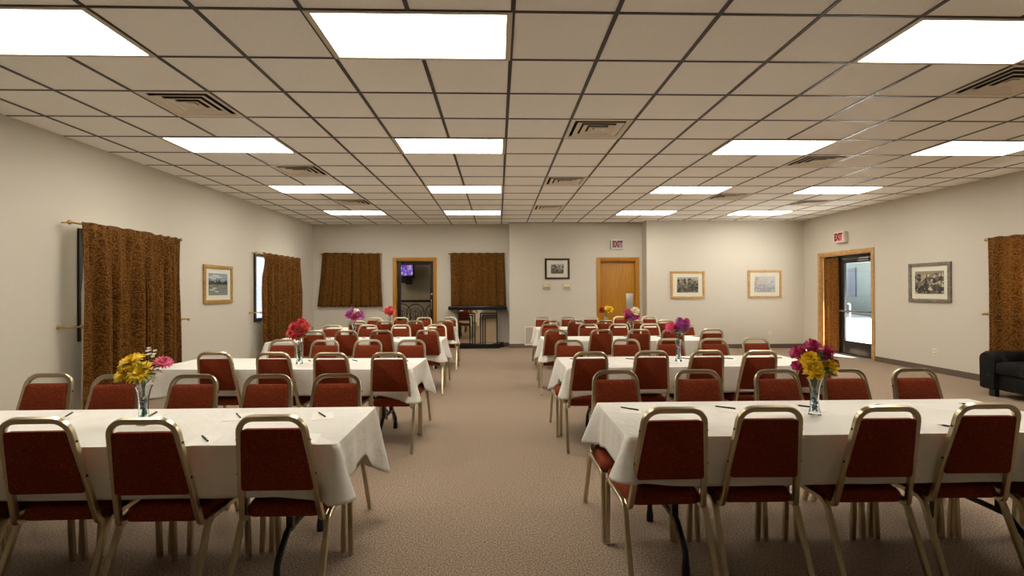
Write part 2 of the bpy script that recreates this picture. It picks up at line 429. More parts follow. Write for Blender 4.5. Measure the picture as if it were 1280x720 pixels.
obj('diffuser', B(((-.28, -.28, -.036), (.28, .28, -.0305))), emit('hall_fill_panel', (255, 240, 214), 26.0), hall_fill, False)
tv = thing('television', 'small television with purple picture on a wall bracket beyond the glass door', 'television', (-2.80, HY1, 2.00), 0)
obj('screen_case', B(((-.25, -.40, -.22), (.23, -.30, .22)), bev=.012), M['black'], tv)
obj('screen', B(((-.20, -.406, -.15), (.19, -.399, .19))), M['screen'], tv, False)
obj('bracket', B(((-.06, -.30, -.30), (.06, -.20, .05)), ((-.22, -.38, -.38), (.14, -.20, -.215)), ((-.05, -.22, -.32), (.05, 0, -.22)), ((-.10, -.03, -.42), (.10, 0, -.12)), bev=.006), M['black'], tv)
for k, (x, y) in enumerate(((-2.66, 14.0), (-2.22, 13.6), (-1.75, 13.9))):
    c = thing('iron_chair', ['black wrought iron chair with round scrolled back, left one beyond the glass door', 'black wrought iron chair with round scrolled back, middle one beyond the glass door', 'black wrought iron chair with round scrolled back, right one beyond the glass door'][k], 'chair', (x, y, 0), (.2, -.1, .3)[k], 'wrought iron chairs in the hall')
    bm = bmesh.new(); sweep(bm, [(-.2, 0, .45)]+[(.24*math.cos(a), 0, .78+.24*math.sin(a)) for a in [PI-.0+(-PI)*t/14 for t in range(15)]]+[(.2, 0, .45)], .012)
    for rr in (.15, .08): sweep(bm, [(rr*math.cos(a), 0, .76+rr*math.sin(a)) for a in [2*PI*t/16 for t in range(16)]], .008, closed=True)
    for s in (-1, 0, 1): sweep(bm, [(s*.09, 0, .45), (s*.12, 0, .62), (s*.20, 0, .86)], .007)
    obj('backrest', bm, M['black'], c)
    bm = bmesh.new(); lathe(bm, [(0, .47), (.19, .47), (.21, .455), (.21, .435), (0, .43)], 20, (0, -.2, 0)); obj('seat', bm, M['black'], c)
    for sx in (-1, 1):
        for y2 in (-.36, -.02): obj('leg', sweep(bmesh.new(), [(sx*.14, y2, .44), (sx*.19, y2, 0)], .011), M['black'], c)

# ------------------------------------------------------------------ windows and doors
def window(n, axis, u0, u1, z0, z1, wall, out, lab, glassm=None):
    o = thing('window_%d' % n, lab, 'window', kind='structure'); fw = .06
    def P(u, d, z): return (wall+d*out, u, z) if axis == 'x' else (u, wall+d*out, z)
    def bx(bm, a, b):
        A = [min(p, q) for p, q in zip(a, b)]; C = [max(p, q) for p, q in zip(a, b)]; box(bm, A, C)
    bm = bmesh.new()
    for (a, b, c, d) in ((u0, u1, z0, z0+fw), (u0, u1, z1-fw, z1), (u0, u0+fw, z0+fw, z1-fw), (u1-fw, u1, z0+fw, z1-fw), ((u0+u1)/2-.03, (u0+u1)/2+.03, z0+fw, z1-fw)):
        bx(bm, P(a, -.025, c), P(b, .10, d))
    obj('frame', bm, M['bronze'], o, False)
    for a, b in ((u0+fw, (u0+u1)/2-.03), ((u0+u1)/2+.03, u1-fw)):
        bm = bmesh.new(); bx(bm, P(a, .045, z0+fw), P(b, .051, z1-fw)); obj('pane', bm, glassm or M['pane'], o, False)
    return o
window(1, 'x', *WIN_L[0], XL, -1, 'dark framed window behind the nearer curtain on the left wall')
window(2, 'x', *WIN_L[1], XL, -1, 'dark framed window behind the farther curtain on the left wall')
window(3, 'x', *WIN_R, XR, 1, 'dark framed window behind the curtain above the black sofa')
window(4, 'y', *WIN_B[0], YL, 1, 'dark framed window behind the short curtains left of the glass door')
window(5, 'y', *WIN_B[1], YL, 1, 'dark framed window behind the short curtains above the mirrored bar')
# door_1: bronze framed glass door in an oak casing on the back wall
d = thing('door_1', 'bronze framed full glass door in an oak casing on the back wall', 'door', kind='structure')
cw = .075
def casing(o, x0, x1, z1, y, dep=.018, ret=WT):
    obj('casing', B(((x0-cw, y-dep, 0), (x0, y, z1+cw)), ((x1, y-dep, 0), (x1+cw, y, z1+cw)), ((x0, y-dep, z1), (x1, y, z1+cw)),
        ((x0-.001, y, 0), (x0+.018, y+ret, z1)), ((x1-.018, y, 0), (x1+.001, y+ret, z1)), ((x0+.018, y, z1-.018), (x1-.018, y+ret, z1)), bev=.003), M['oak'], o)
casing(d, DOOR_B[0], DOOR_B[1], DOOR_B[3], YL)
x0, x1, z1 = DOOR_B[0]+.02, DOOR_B[1]-.02, DOOR_B[3]-.02; y = YL+.08; sw = .085
obj('door_frame', B(((x0, y, .01), (x0+sw, y+.045, z1)), ((x1-sw, y, .01), (x1, y+.045, z1)), ((x0+sw, y, z1-sw), (x1-sw, y+.045, z1)), ((x0+sw, y, .01), (x1-sw, y+.045, .26)), bev=.003), M['bronze'], d)
obj('pane', B(((x0+sw, y+.018, .26), (x1-sw, y+.026, z1-sw))), M['panetint'], d, False)
obj('handle', sweep(bmesh.new(), fillet([(x1-.05, y, .92), (x1-.05, y-.055, .92), (x1-.05, y-.055, 1.17), (x1-.05, y, 1.17)], .02), .011), M['nickel'], d)
obj('lock', lathe(bmesh.new(), [(0, 0), (.02, 0), (.02, .012), (0, .014)], 14), M['nickel'], d).matrix_basis = Matrix.Translation((x1-.045, y, 1.30)) @ Matrix.Rotation(PI/2, 4, 'X')
# door_2: oak slab door
d = thing('door_2', 'flat honey oak door with a metal push plate under the exit sign', 'door', kind='structure')
casing(d, DOOR_M[0], DOOR_M[1], DOOR_M[3], YM, ret=.30)
obj('door_slab', B(((DOOR_M[0]+.02, YM+.09, .01), (DOOR_M[1]-.02, YM+.135, DOOR_M[3]-.02)), bev=.002), M['oak'], d)
obj('push_plate', B(((3.13, YM+.086, .86), (3.30, YM+.091, 1.30)), bev=.001), mat('satin_plate', (206, 204, 196), .35, .8), d)
obj('hinge', B(*[((DOOR_M[0]+.016, YM+.078, z), (DOOR_M[0]+.032, YM+.092, z+.10)) for z in (.25, 1.0, 1.82)], bev=.003), M['brassfit'], d)
# door_3: exit door with sidelight on the right wall
d = thing('door_3', 'black framed glass exit door with sidelight in an oak casing on the right wall', 'door', kind='structure')
y0, y1, z1 = DOOR_R[0], DOOR_R[1], DOOR_R[3]
obj('casing', B(((XR-.018, y0-cw, 0), (XR, y0, z1+cw)), ((XR-.018, y1, 0), (XR, y1+cw, z1+cw)), ((XR-.018, y0, z1), (XR, y1, z1+cw)),
    ((XR, y0-.001, 0), (XR+.11, y0+.016, z1)), ((XR, y1-.016, 0), (XR+.11, y1+.001, z1)), ((XR, y0+.016, z1-.016), (XR+.11, y1-.016, z1)), bev=.003), M['oakpale'], d)
xd = XR+.10; ym = 10.60
obj('door_frame', B(((xd, ym-.03, 0), (xd+.07, ym+.05, z1-.016)), ((xd, y0+.016, z1-.09), (xd+.07, y1-.016, z1-.016)), ((xd, y1-.06, 0), (xd+.07, y1-.016, z1-.09)), ((xd, ym+.05, 0), (xd+.07, y1-.06, .12)), ((xd, y0+.016, 0), (xd+.07, y0+.04, z1-.09)), bev=.003), M['bronze'], d)
ya, yb = y0+.044, ym-.034
lf = obj('door_leaf', B(((xd+.01, yb-.11, .015), (xd+.055, yb, z1-.095)), ((xd+.01, ya, .015), (xd+.055, ya+.10, z1-.095)), ((xd+.01, ya+.10, z1-.19), (xd+.055, yb-.11, z1-.095)), ((xd+.01, ya+.10, .015), (xd+.055, yb-.11, .30)), bev=.003), M['black'], d)
obj('pane', B(((xd+.028, ya+.10, .30), (xd+.034, yb-.11, z1-.19))), M['pane'], lf, False)
obj('push_bar', B(((xd-.05, ya+.04, .905), (xd-.02, yb-.03, .945)), ((xd-.05, ya+.05, .905), (xd+.012, ya+.09, .945)), ((xd-.05, yb-.08, .905), (xd+.012, yb-.04, .945)), bev=.004), mat('aluminium_bar', (150, 146, 140), .3, 1.), lf)
obj('pull_handle', sweep(bmesh.new(), fillet([(xd+.056, yb-.14, .78), (xd+.11, yb-.14, .78), (xd+.11, yb-.14, 1.08), (xd+.056, yb-.14, 1.08)], .02), .011), M['nickel'], lf)
obj('pane', B(((xd+.03, ym+.05, .12), (xd+.036, y1-.06, z1-.09))), M['pane'], d, False)
obj('door_closer', B(((xd-.045, ya+.12, z1-.155), (xd+.008, ya+.42, z1-.10)), ((xd-.035, ya+.40, z1-.105), (xd-.015, ya+.80, z1-.09)), bev=.006), mat('closer_metal', (92, 88, 84), .4, .7), lf)
obj('threshold', B(((XR, y0+.017, 0), (xd+.09, y1-.017, .012)), bev=.003), mat('aluminium_sill', (198, 196, 190), .4, .8), d)

# ------------------------------------------------------------------ curtains
def curtain(label, group, axis, u0, u1, z0, z1, wall, out, gather=6, amp=.035, flare=(0, 0), seed=0, off=.07, pinch=True, dens=1.25, thick=.004, hem=0., lining=False):
    rr = random.Random(seed); n = 110; m = 26; bm = bmesh.new(); uvl = bm.loops.layers.uv.new('UVMap')
    ph = [rr.uniform(0, 6.28) for _ in range(6)]; fr = [gather*rr.uniform(.8, 1.2), gather*rr.uniform(1.6, 2.1), gather*.45]
    W = abs(u1-u0)
    V = []
    for k in range(m+1):
        t = k/m; row = []
        for i in range(n+1):
            s = i/n; lo = u0+flare[0]*t; hi = u1+flare[1]*t
            u = lo+(hi-lo)*s+.010*math.sin(2*PI*fr[0]*s+ph[3]+1.3)*min(1, t*3)
            A = amp*(.22+.78*min(1., t*2.6)) if pinch else amp
            w = .62*math.sin(2*PI*fr[0]*s+ph[0]+.5*math.sin(2.2*t+ph[1]))+.30*math.sin(2*PI*fr[1]*s+ph[1]+.7*t)+.28*math.sin(2*PI*fr[2]*s+ph[2]+1.1*t)
            w = math.copysign(abs(w)**.8, w)
            if pinch and t < .22: w += 2.2*(1-t/.22)*min(1, t*14)*max(0, math.sin(2*PI*fr[0]*s+ph[4]))**6
            d = off+A*w
            z = z1-(z1-z0)*t+(.006*math.sin(2*PI*fr[0]*s+ph[4]) if k == 0 else 0)-hem*s*t+.006*math.sin(2*PI*fr[1]*s+ph[5])*t
            row.append(bm.verts.new((wall+out*d, u, z) if axis == 'x' else (u, wall+out*d, z)))
        V.append(row)
    for k in range(m):
        for i in range(n):
            f = bm.faces.new((V[k][i], V[k][i+1], V[k+1][i+1], V[k+1][i]))
            for l, (a, b) in zip(f.loops, ((i, k), (i+1, k), (i+1, k+1), (i, k+1))):
                l[uvl].uv = (a/n*W*dens+seed*.37, b/m*(z1-z0))
    o = obj('curtain', bm, M['curtain'], None, True, ang=180)
    md = o.modifiers.new('cloth', 'SOLIDIFY'); md.thickness = thick; md.offset = 0
    if lining:
        me = o.data.copy(); l = bpy.data.objects.new('lining', me); COL.objects.link(l); l.parent = o; me.materials.clear(); me.materials.append(M['liner'])
        ax = 0 if axis == 'x' else 1
        for v in me.vertices: v.co[ax] -= out*.016; v.co.z += .004
        bl = bmesh.new(); bl.from_mesh(me); bl.verts.ensure_lookup_table()
        bmesh.ops.delete(bl, geom=[v for v in bl.verts if v.index % (n+1) < 4 or v.index % (n+1) > n-4], context='VERTS'); bl.to_mesh(me); bl.free()
        md = l.modifiers.new('cloth', 'SOLIDIFY'); md.thickness = .003; md.offset = 0
    return tag(o, label, 'curtain', group)
def rod(label, axis, u0, u1, z, wall, out, off=.07, fin=True):
    o = thing('curtain_rod', label, 'curtain rod')
    P = lambda u, d, zz: (wall+out*d, u, zz) if axis == 'x' else (u, wall+out*d, zz)
    obj('rod', sweep(bmesh.new(), [P(u0, off, z), P(u1, off, z)], .010), M['brassfit'], o)
    for u in (u0, u1):
        bm = bmesh.new(); bmesh.ops.create_uvsphere(bm, u_segments=14, v_segments=10, radius=.024, matrix=Matrix.Translation(P(u, off, z))); obj('finial', bm, M['brassfit'], o)
    for u in (u0+.03, u1-.03):
        obj('bracket', sweep(bmesh.new(), [P(u, 0, z), P(u, off, z)], .008), M['brassfit'], o)
    return o
def holdback(label, axis, u, z, wall, out, dirn):
    o = thing('curtain_holdback', label, 'holdback', group='brass curtain holdbacks')
    P = lambda a, d, zz: (wall+out*d, a, zz) if axis == 'x' else (a, wall+out*d, zz)
    obj('arm', sweep(bmesh.new(), fillet([P(u, 0, z), P(u, .10, z), P(u-dirn*.10, .16, z)], .03), .009), M['brassfit'], o)
    bm = bmesh.new(); bmesh.ops.create_uvsphere(bm, u_segments=12, v_segments=8, radius=.02, matrix=Matrix.Translation(P(u-dirn*.10, .16, z))); obj('knob', bm, M['brassfit'], o)
    bm = bmesh.new(); bmesh.ops.create_uvsphere(bm, u_segments=12, v_segments=8, radius=.024, matrix=Matrix.Translation(P(u, .006, z)) @ Matrix.Diagonal((.35 if axis == 'x' else 1, 1 if axis == 'x' else .35, 1, 1))); obj('rosette', bm, M['brassfit'], o)
gl = 'brown gold damask curtains on the left wall'
curtain('left half of the brown gold damask curtain pair nearest on the left wall', gl, 'x', 5.34, 6.42, .15, 2.13, XL, 1, 5, .085, seed=3, off=.185, lining=True)
curtain('right half of the brown gold damask curtain pair nearest on the left wall', gl, 'x', 6.34, 7.08, .15, 2.13, XL, 1, 4, .06, seed=8, off=.125, lining=True)
rod('brass curtain rod above the nearer damask curtain on the left wall', 'x', 5.30, 7.12, 2.115, XL, 1, .105)
curtain('brown gold damask curtain beside the framed lake picture, farther one on the left wall', gl, 'x', 9.42, 11.22, .15, 2.11, XL, 1, 6, .08, seed=21, off=.175, lining=True)
rod('brass curtain rod above the farther damask curtain on the left wall', 'x', 9.30, 11.26, 2.095, XL, 1, .105)
holdback('brass holdback left of the nearer left wall curtain', 'x', 5.28, 1.03, XL, 1, -1)
holdback('brass holdback right of the nearer left wall curtain', 'x', 7.30, 1.00, XL, 1, 1)
holdback('brass holdback left of the farther left wall curtain', 'x', 9.25, 1.00, XL, 1, -1)
gb = 'short brown gold curtains on the back wall'
curtain('short brown gold curtain in the back left corner, left of the gap', gb, 'y', -4.26, -3.575, 1.005, 2.315, YL, -1, 4, .036, (-.14, 0), 5, .075)
curtain('short brown gold curtain just left of the glass door, right of the gap', gb, 'y', -3.555, -2.87, 1.0, 2.305, YL, -1, 3.5, .036, (0, .07), 6, .075)
rod('thin rod of the short curtains left of the glass door', 'y', -4.29, -2.85, 2.285, YL, -1, .045)
curtain('short brown gold curtain left half above the mirrored bar', gb, 'y', -1.155, -.48, 1.0, 2.31, YL, -1, 3, .036, (.01, 0), 17, .075)
curtain('short brown gold curtain right half above the mirrored bar', gb, 'y', -.50, .155, .99, 2.31, YL, -1, 3.5, .036, (0, .055), 12, .08)
rod('thin rod of the short curtains above the mirrored bar', 'y', -1.19, .17, 2.285, YL, -1, .045)
curtain('narrow sunlit damask curtain over the sidelight of the glass exit door', 'sunlit damask curtains on the right wall', 'x', 10.57, 11.05, .03, 2.06, XR+.05, 1, 3.5, .016, seed=31, off=0, pinch=False)
curtain('damask curtain glowing with sun behind the black sofa', 'sunlit damask curtains on the right wall', 'x', 5.20, 7.10, .12, 2.13, XR, -1, 8, .045, seed=14, off=.12)
rod('brass curtain rod above the black sofa on the right wall', 'x', 5.10, 7.19, 2.11, XR, -1, .06)
holdback('brass holdback beside the curtain behind the black sofa', 'x', 7.24, 1.02, XR, -1, 1)

# ------------------------------------------------------------------ pictures
def picture(label, axis, u0, u1, z0, z1, wall, out, fm, fw, mw, art, matc=(232, 226, 208)):
    o = thing('framed_picture', label, 'picture', group='framed prints on the walls')
    flip = -1 if (axis == 'x' and out > 0) else 1
    def P(u, d, z): return (wall+d*out, u, z) if axis == 'x' else (u, wall+d*out, z)
    def bx(bm, a, b, bev=0): box(bm, [min(p, q) for p, q in zip(a, b)], [max(p, q) for p, q in zip(a, b)], bev)
    bm = bmesh.new()
    for a, b, c, e in ((u0, u1, z0, z0+fw), (u0, u1, z1-fw, z1), (u0, u0+fw, z0+fw, z1-fw), (u1-fw, u1, z0+fw, z1-fw)): bx(bm, P(a, .002, c), P(b, .030, e), .004)
    obj('frame', bm, fm, o)
    bm = bmesh.new(); bx(bm, P(u0+fw, .004, z0+fw), P(u1-fw, .012, z1-fw)); obj('mat_board', bm, mat('mat_board', matc, .8), o, False)
    a0, a1, b0, b1 = u0+fw+mw[0], u1-fw-mw[0], z0+fw+mw[1], z1-fw-mw[1]
    pal, polys = art; mats = [mat('art_%d' % k, c, .7) for k, c in enumerate(pal)]; bm = bmesh.new(); dep = .0125
    for k, (ci, pts) in enumerate(polys):
        dep += .00004
        vs = []
        for (x, z) in pts:
            x = min(1, max(0, x)); z = min(1, max(0, z)); u = a0+(a1-a0)*(1-x if (axis == 'x' and out < 0) else x)
            vs.append(bm.verts.new(P(u, dep, b0+(b1-b0)*z)))
        try: f = bm.faces.new(vs); f.material_index = ci
        except ValueError: pass
    bmesh.ops.triangulate(bm, faces=bm.faces)
    obj('print', bm, mats, o, False)
    bm = bmesh.new(); bx(bm, P(u0+fw, .018, z0+fw), P(u1-fw, .020, z1-fw)); obj('glazing', bm, M['pane'], o, False)
def blob(cx, cz, rx, rz, rr, n=9): return [(cx+rx*math.cos(2*PI*k/n)*rr.uniform(.7, 1.2), cz+rz*math.sin(2*PI*k/n)*rr.uniform(.7, 1.2)) for k in range(n)]
def ridge(z, a, rr, n=14, b=0.): return [(0, b)]+[(k/n, z+rr.uniform(-a, a)) for k in range(n+1)]+[(1, b)]
def art_lake(seed):
    r = random.Random(seed); pal = [(150, 160, 176), (196, 196, 196), (70, 78, 60), (104, 104, 70), (126, 128, 128), (170, 162, 120), (86, 86, 84), (214, 206, 184)]
    L = [(0, [(0, 0), (1, 0), (1, 1), (0, 1)])]
    for _ in range(5): L.append((1, blob(r.random(), r.uniform(.75, .95), .2, .05, r)))
    L.append((2, ridge(.62, .05, r)))
    for k in range(12): x = r.random(); L.append((2 if k % 2 else 6, [(x-.05, .5), (x+.05, .5), (x, r.uniform(.62, .82))]))
    L.append((3, ridge(.50, .02, r))); L.append((4, [(0, 0), (1, 0), (1, .46), (0, .46)]))
    for _ in range(14): x = r.random(); z = r.uniform(.04, .42); w = r.uniform(.05, .2); L.append((r.choice([5, 6, 4, 3, 0]), [(x-w, z), (x+w, z), (x+w*.8, z+.025), (x-w*.8, z+.025)]))
    for x, z, w in ((.18, .22, .16), (.3, .3, .13), (.42, .14, .12)): L.append((7, [(x-w, z+.05), (x+w, z+.05), (x+w*.6, z), (x-w*.6, z)]))
    return pal, L
def art_mono(seed, pal, dens=60, horizon=.5):
    r = random.Random(seed); L = [(0, [(0, 0), (1, 0), (1, 1), (0, 1)]), (1, ridge(horizon, .06, r)), (2, ridge(horizon*.6, .05, r))]
    for _ in range(dens):
        s = r.uniform(.02, .09); L.append((r.randrange(1, len(pal)), blob(r.random(), r.random()*.85, s, s*1.2, r, 7)))
    for _ in range(10): x = r.random(); L.append((len(pal)-1, [(x, .1), (x+.012, .1), (x+.02, r.uniform(.6, .95)), (x+.006, .9)]))
    return pal, L
picture('gold framed lake picture with moored boats between the left wall curtains', 'x', 7.81, 8.64, 1.20, 1.81, XL, 1, M['gold'], .055, (.085, .075), art_lake(4))
picture('small dark brown framed black and white landscape above the two thermostats', 'y', 1.138, 1.736, 1.65, 2.153, YM, -1, M['darkwood'], .045, (.10, .09), art_mono(5, [(190, 186, 172), (150, 146, 134), (112, 108, 98), (80, 76, 70), (60, 58, 54)], 50, .45))
picture('oak framed dark woodland print right of the oak door', 'y', 4.061, 4.867, 1.18, 1.822, YR, -1, M['oakpale'], .05, (.10, .09), art_mono(9, [(178, 172, 158), (120, 112, 100), (92, 86, 76), (66, 62, 54), (142, 132, 116), (48, 46, 42)], 80, .55))
picture('oak framed pale misty landscape print nearest the right back corner', 'y', 5.902, 6.705, 1.18, 1.836, YR, -1, M['oakpale'], .05, (.10, .09), art_mono(14, [(206, 202, 200), (186, 182, 184), (160, 158, 166), (176, 168, 158), (196, 190, 186)], 40, .5))
picture('grey framed busy brown toned print on the right wall beside the exit door', 'x', 7.81, 8.63, 1.165, 1.827, XR, -1, M['greywood'], .055, (.075, .085), art_mono(22, [(150, 138, 112), (96, 86, 78), (64, 58, 62), (132, 120, 98), (178, 164, 132), (82, 72, 66), (204, 192, 166), (50, 44, 50)], 190, .5))

# ------------------------------------------------------------------ wall fittings
def text_mesh(s, size, m, parent, mtx, name='lettering', ext=.003, sx=1.):
    cu = bpy.data.curves.new('t', 'FONT'); cu.body = s; cu.size = size; cu.extrude = ext; cu.offset = .011; cu.align_x = 'CENTER'; cu.align_y = 'CENTER'
    t = bpy.data.objects.new('t', cu); COL.objects.link(t); bpy.context.view_layer.update()
    me = bpy.data.meshes.new_from_object(t.evaluated_get(bpy.context.evaluated_depsgraph_get()))
    bpy.data.objects.remove(t)
    o = bpy.data.objects.new(name, me); COL.objects.link(o); me.materials.clear(); me.materials.append(m)
    me.transform(mtx @ Matrix.Diagonal((sx, 1, 1, 1))); o.parent = parent; return o
def exit_sign(label, rz, loc, facem, thick):
    o = thing('exit_sign', label, 'exit sign', loc, rz, 'red lettered exit signs')
    obj('housing', B(((-.155, -thick, -.112), (.155, 0, .112)), bev=.006), M['plate'], o)
    obj('face', B(((-.14, -thick-.003, -.095), (.14, -thick+.001, .095))), facem, o, False)
    text_mesh('EXIT', .20, M['exitred'], o, Matrix.Translation((.0, -thick-.004, 0)) @ Matrix.Rotation(PI/2, 4, 'X'), sx=.58)
exit_sign('white EXIT sign with red letters above the oak door', 0, (2.892, YM, 2.485), M['exitface'], .05)
exit_sign('pinkish lit EXIT sign with red letters above the glass exit door on the right wall', -PI/2, (XR, 10.33, 2.475), M['exitglow'], .10)
for k, x in enumerate((1.175, 1.668)):
    o = thing('thermostat', ['beige wall thermostat under the left edge of the dark framed picture', 'beige wall thermostat under the right edge of the dark framed picture'][k], 'thermostat', (x, YM, 1.478), 0, 'thermostats below the dark framed picture')
    obj('cover', B(((-.09, -.045, -.06), (.09, 0, .075)), bev=.008), M['beige'], o)
    obj('display', B(((-.06, -.049, .005), (.06, -.043, .04)), bev=.002), M['plate'], o)
    obj('trim_strip', B(((-.065, -.049, -.030), (.065, -.044, -.018)), bev=.002), M['slot'], o)
o = thing('wall_register', 'white louvred air register low on the back wall', 'vent', (.765, YM, .29))
obj('frame', B(((-.125, -.02, -.225), (.125, 0, -.195)), ((-.125, -.02, .195), (.125, 0, .225)), ((-.125, -.02, -.195), (-.095, 0, .195)), ((.07, -.02, -.195), (.125, 0, .195)), bev=.003), M['plate'], o)
bm = bmesh.new()
for k in range(26): z = -.19+k*.0148; box(bm, (-.095, -.016, z), (.07, -.006, z+.008))
obj('louvers', bm, M['ventmetal'], o, False)
obj('back_plate', B(((-.095, -.004, -.195), (.07, -.001, .195))), M['slot'], o, False)
def outlet(label, rz, loc):
    o = thing('wall_outlet', label, 'outlet', loc, rz, 'almond wall outlets')
    obj('cover_plate', B(((-.036, -.006, -.058), (.036, 0, .058)), bev=.003), M['plate'], o)
    for z in (-.024, .024):
        s = obj('socket', B(((-.016, -.009, z-.014), (.016, -.004, z+.014)), bev=.003), M['beige'], o)
        obj('slot', B(((-.008, -.0095, z-.006), (-.005, -.0088, z+.006)), ((.005, -.0095, z-.006), (.008, -.0088, z+.006))), M['slot'], s, False)
outlet('wall outlet on the right wall between the exit door and the sofa', -PI/2, (XR, 8.13, .34))
outlet('wall outlet low on the back wall under the pale misty print', 0, (6.42, YR, .34))

# ------------------------------------------------------------------ mirrored bar
o = thing('bar_counter', 'black and mirrored art deco bar under the short curtains on the back wall', 'bar', (-.48, 12.13, 0))
obj('base', B(((-.53, -.15, 0), (.53, .20, .115)), ((.45, .05, 0), (.62, .22, .125)), bev=.006), M['lacquer'], o)
obj('body', B(((-.47, -.05, .115), (.47, .20, .925)), bev=.004), M['lacquer'], o)
obj('mirror_panel', B(((-.455, -.058, .125), (.455, -.049, .915))), M['mirror'], o, False)
obj('top', B(((-.70, -.19, .925), (.70, .26, 1.015)), bev=.02), M['lacquer'], o)
bm = bmesh.new(); yy0, yy1 = -.064, -.057; lw = .014
for k in range(3):
    xv = -.19+.06*k; zh = .845-.055*k if k < 2 else .725
    zh = (.725, .785, .835)[k]
    box(bm, (-.455, yy0, zh-lw), (xv+lw, yy1, zh+lw)); box(bm, (xv-lw, yy0, .125), (xv+lw, yy1, zh-lw))
for k in range(3):
    xv = .065+.055*k; zh = (.835, .785, .735)[k]
    box(bm, (xv-lw, yy0, zh-lw), (.455, yy1, zh+lw)); box(bm, (xv-lw, yy0, .125), (xv+lw, yy1, zh-lw))
box(bm, (-.465, yy0, .12), (-.445, yy1, .92)); box(bm, (.445, yy0, .12), (.465, yy1, .92))
obj('inlay_stripes', bm, M['lacquer'], o, False)

# ------------------------------------------------------------------ sofa
o = thing('sofa', 'black velvet sofa under the curtain on the right wall', 'sofa', (6.75, 5.55, 0))
bm = bmesh.new(); box(bm, (-.36, -.88, .09), (.40, .88, .30), .03); obj('base', bm, M['velvet'], o)
for s in (-1, 1):
    bm = bmesh.new()
    pts = outline([(-.11, .09), (.09, .09), (.10, .58), (-.13, .58)], [.02, .02, .09, .10], 7)
    cushion(bm, pts, [(.02, -.41), (.0, -.37), (0, .38), (.03, .41)], lambda x, z, h: (h, s*(.80)+s*x, z)); obj('arm', bm, M['velvet'], o, ang=60)
for s in (-1, 1):
    bm = bmesh.new(); box(bm, (-.41, (.005 if s > 0 else -.70), .30), (.24, (.70 if s > 0 else -.005), .46), .05); obj('seat_cushion', bm, M['velvet'], o)
    bm = bmesh.new(); box(bm, (.08, (.005 if s > 0 else -.71), .44), (.30, (.71 if s > 0 else -.005), .78), .07)
    for v in bm.verts: v.co.x += (v.co.z-.45)*.18
    obj('back_cushion', bm, M['velvet'], o)
bm = bmesh.new(); box(bm, (.22, -.80, .09), (.42, .80, .74), .05); obj('back_frame', bm, M['velvet'], o)
for x in (-.34, .36):
    for y in (-.80, .74): obj('leg', B(((x-.03, y-.02, 0), (x+.03, y+.06, .095)), bev=.006), M['black'], o)

# ------------------------------------------------------------------ tables and cloths
ORD = ['nearest the aisle', 'second from the aisle', 'third from the aisle', 'fourth from the aisle', 'farthest from the aisle']
ROWN = ['front row', 'second row', 'third row', 'back row']
ZTAB = .70; TL, TD = 2.35, .72
TABLES = {('L', 0): (-1.915, 2.675, 0.), ('R', 0): (1.79, 2.725, 0.), ('L', 1): (-1.93, 4.88, -.045), ('R', 1): (1.79, 4.835, .012), ('L', 2): (-1.955, 7.21, 0.), ('R', 2): (1.81, 7.12, 0.), ('L', 3): (-1.98, 9.26, 0.), ('R', 3): (1.875, 9.07, 0.)}
SIDE = {'L': 'left', 'R': 'right'}
def make_table():
    t = thing('folding_table', 'x', 'table')
    obj('tabletop', B(((-TL/2, -TD/2, ZTAB-.045), (TL/2, TD/2, ZTAB-.006)), bev=.006), M['beige'], t)
    for s in (-1, 1):
        bm = bmesh.new(); x = s*(TL/2-.30)
        for y in (-.13, .13): box(bm, (x-.016, y-.016, .205), (x+.016, y+.016, ZTAB-.045))
        sweep(bm, fillet([(x, -.29, .01), (x, -.29, .11), (x, -.17, .215), (x, .17, .215), (x, .29, .11), (x, .29, .01)], .06), .016)
        lf = obj('leg_frame', bm, M['black'], t)
        for y in (-.29, .29): obj('foot_cap', lathe(bmesh.new(), [(0, 0), (.021, 0), (.021, .035), (.016, .075), (0, .045)], 12, (x, y, 0)), M['black'], lf)
        b = bmesh.new(); sweep(b, [(x, 0, .24), (x-s*.42, 0, ZTAB-.05)], .010); obj('brace', b, M['black'], t)
    return t
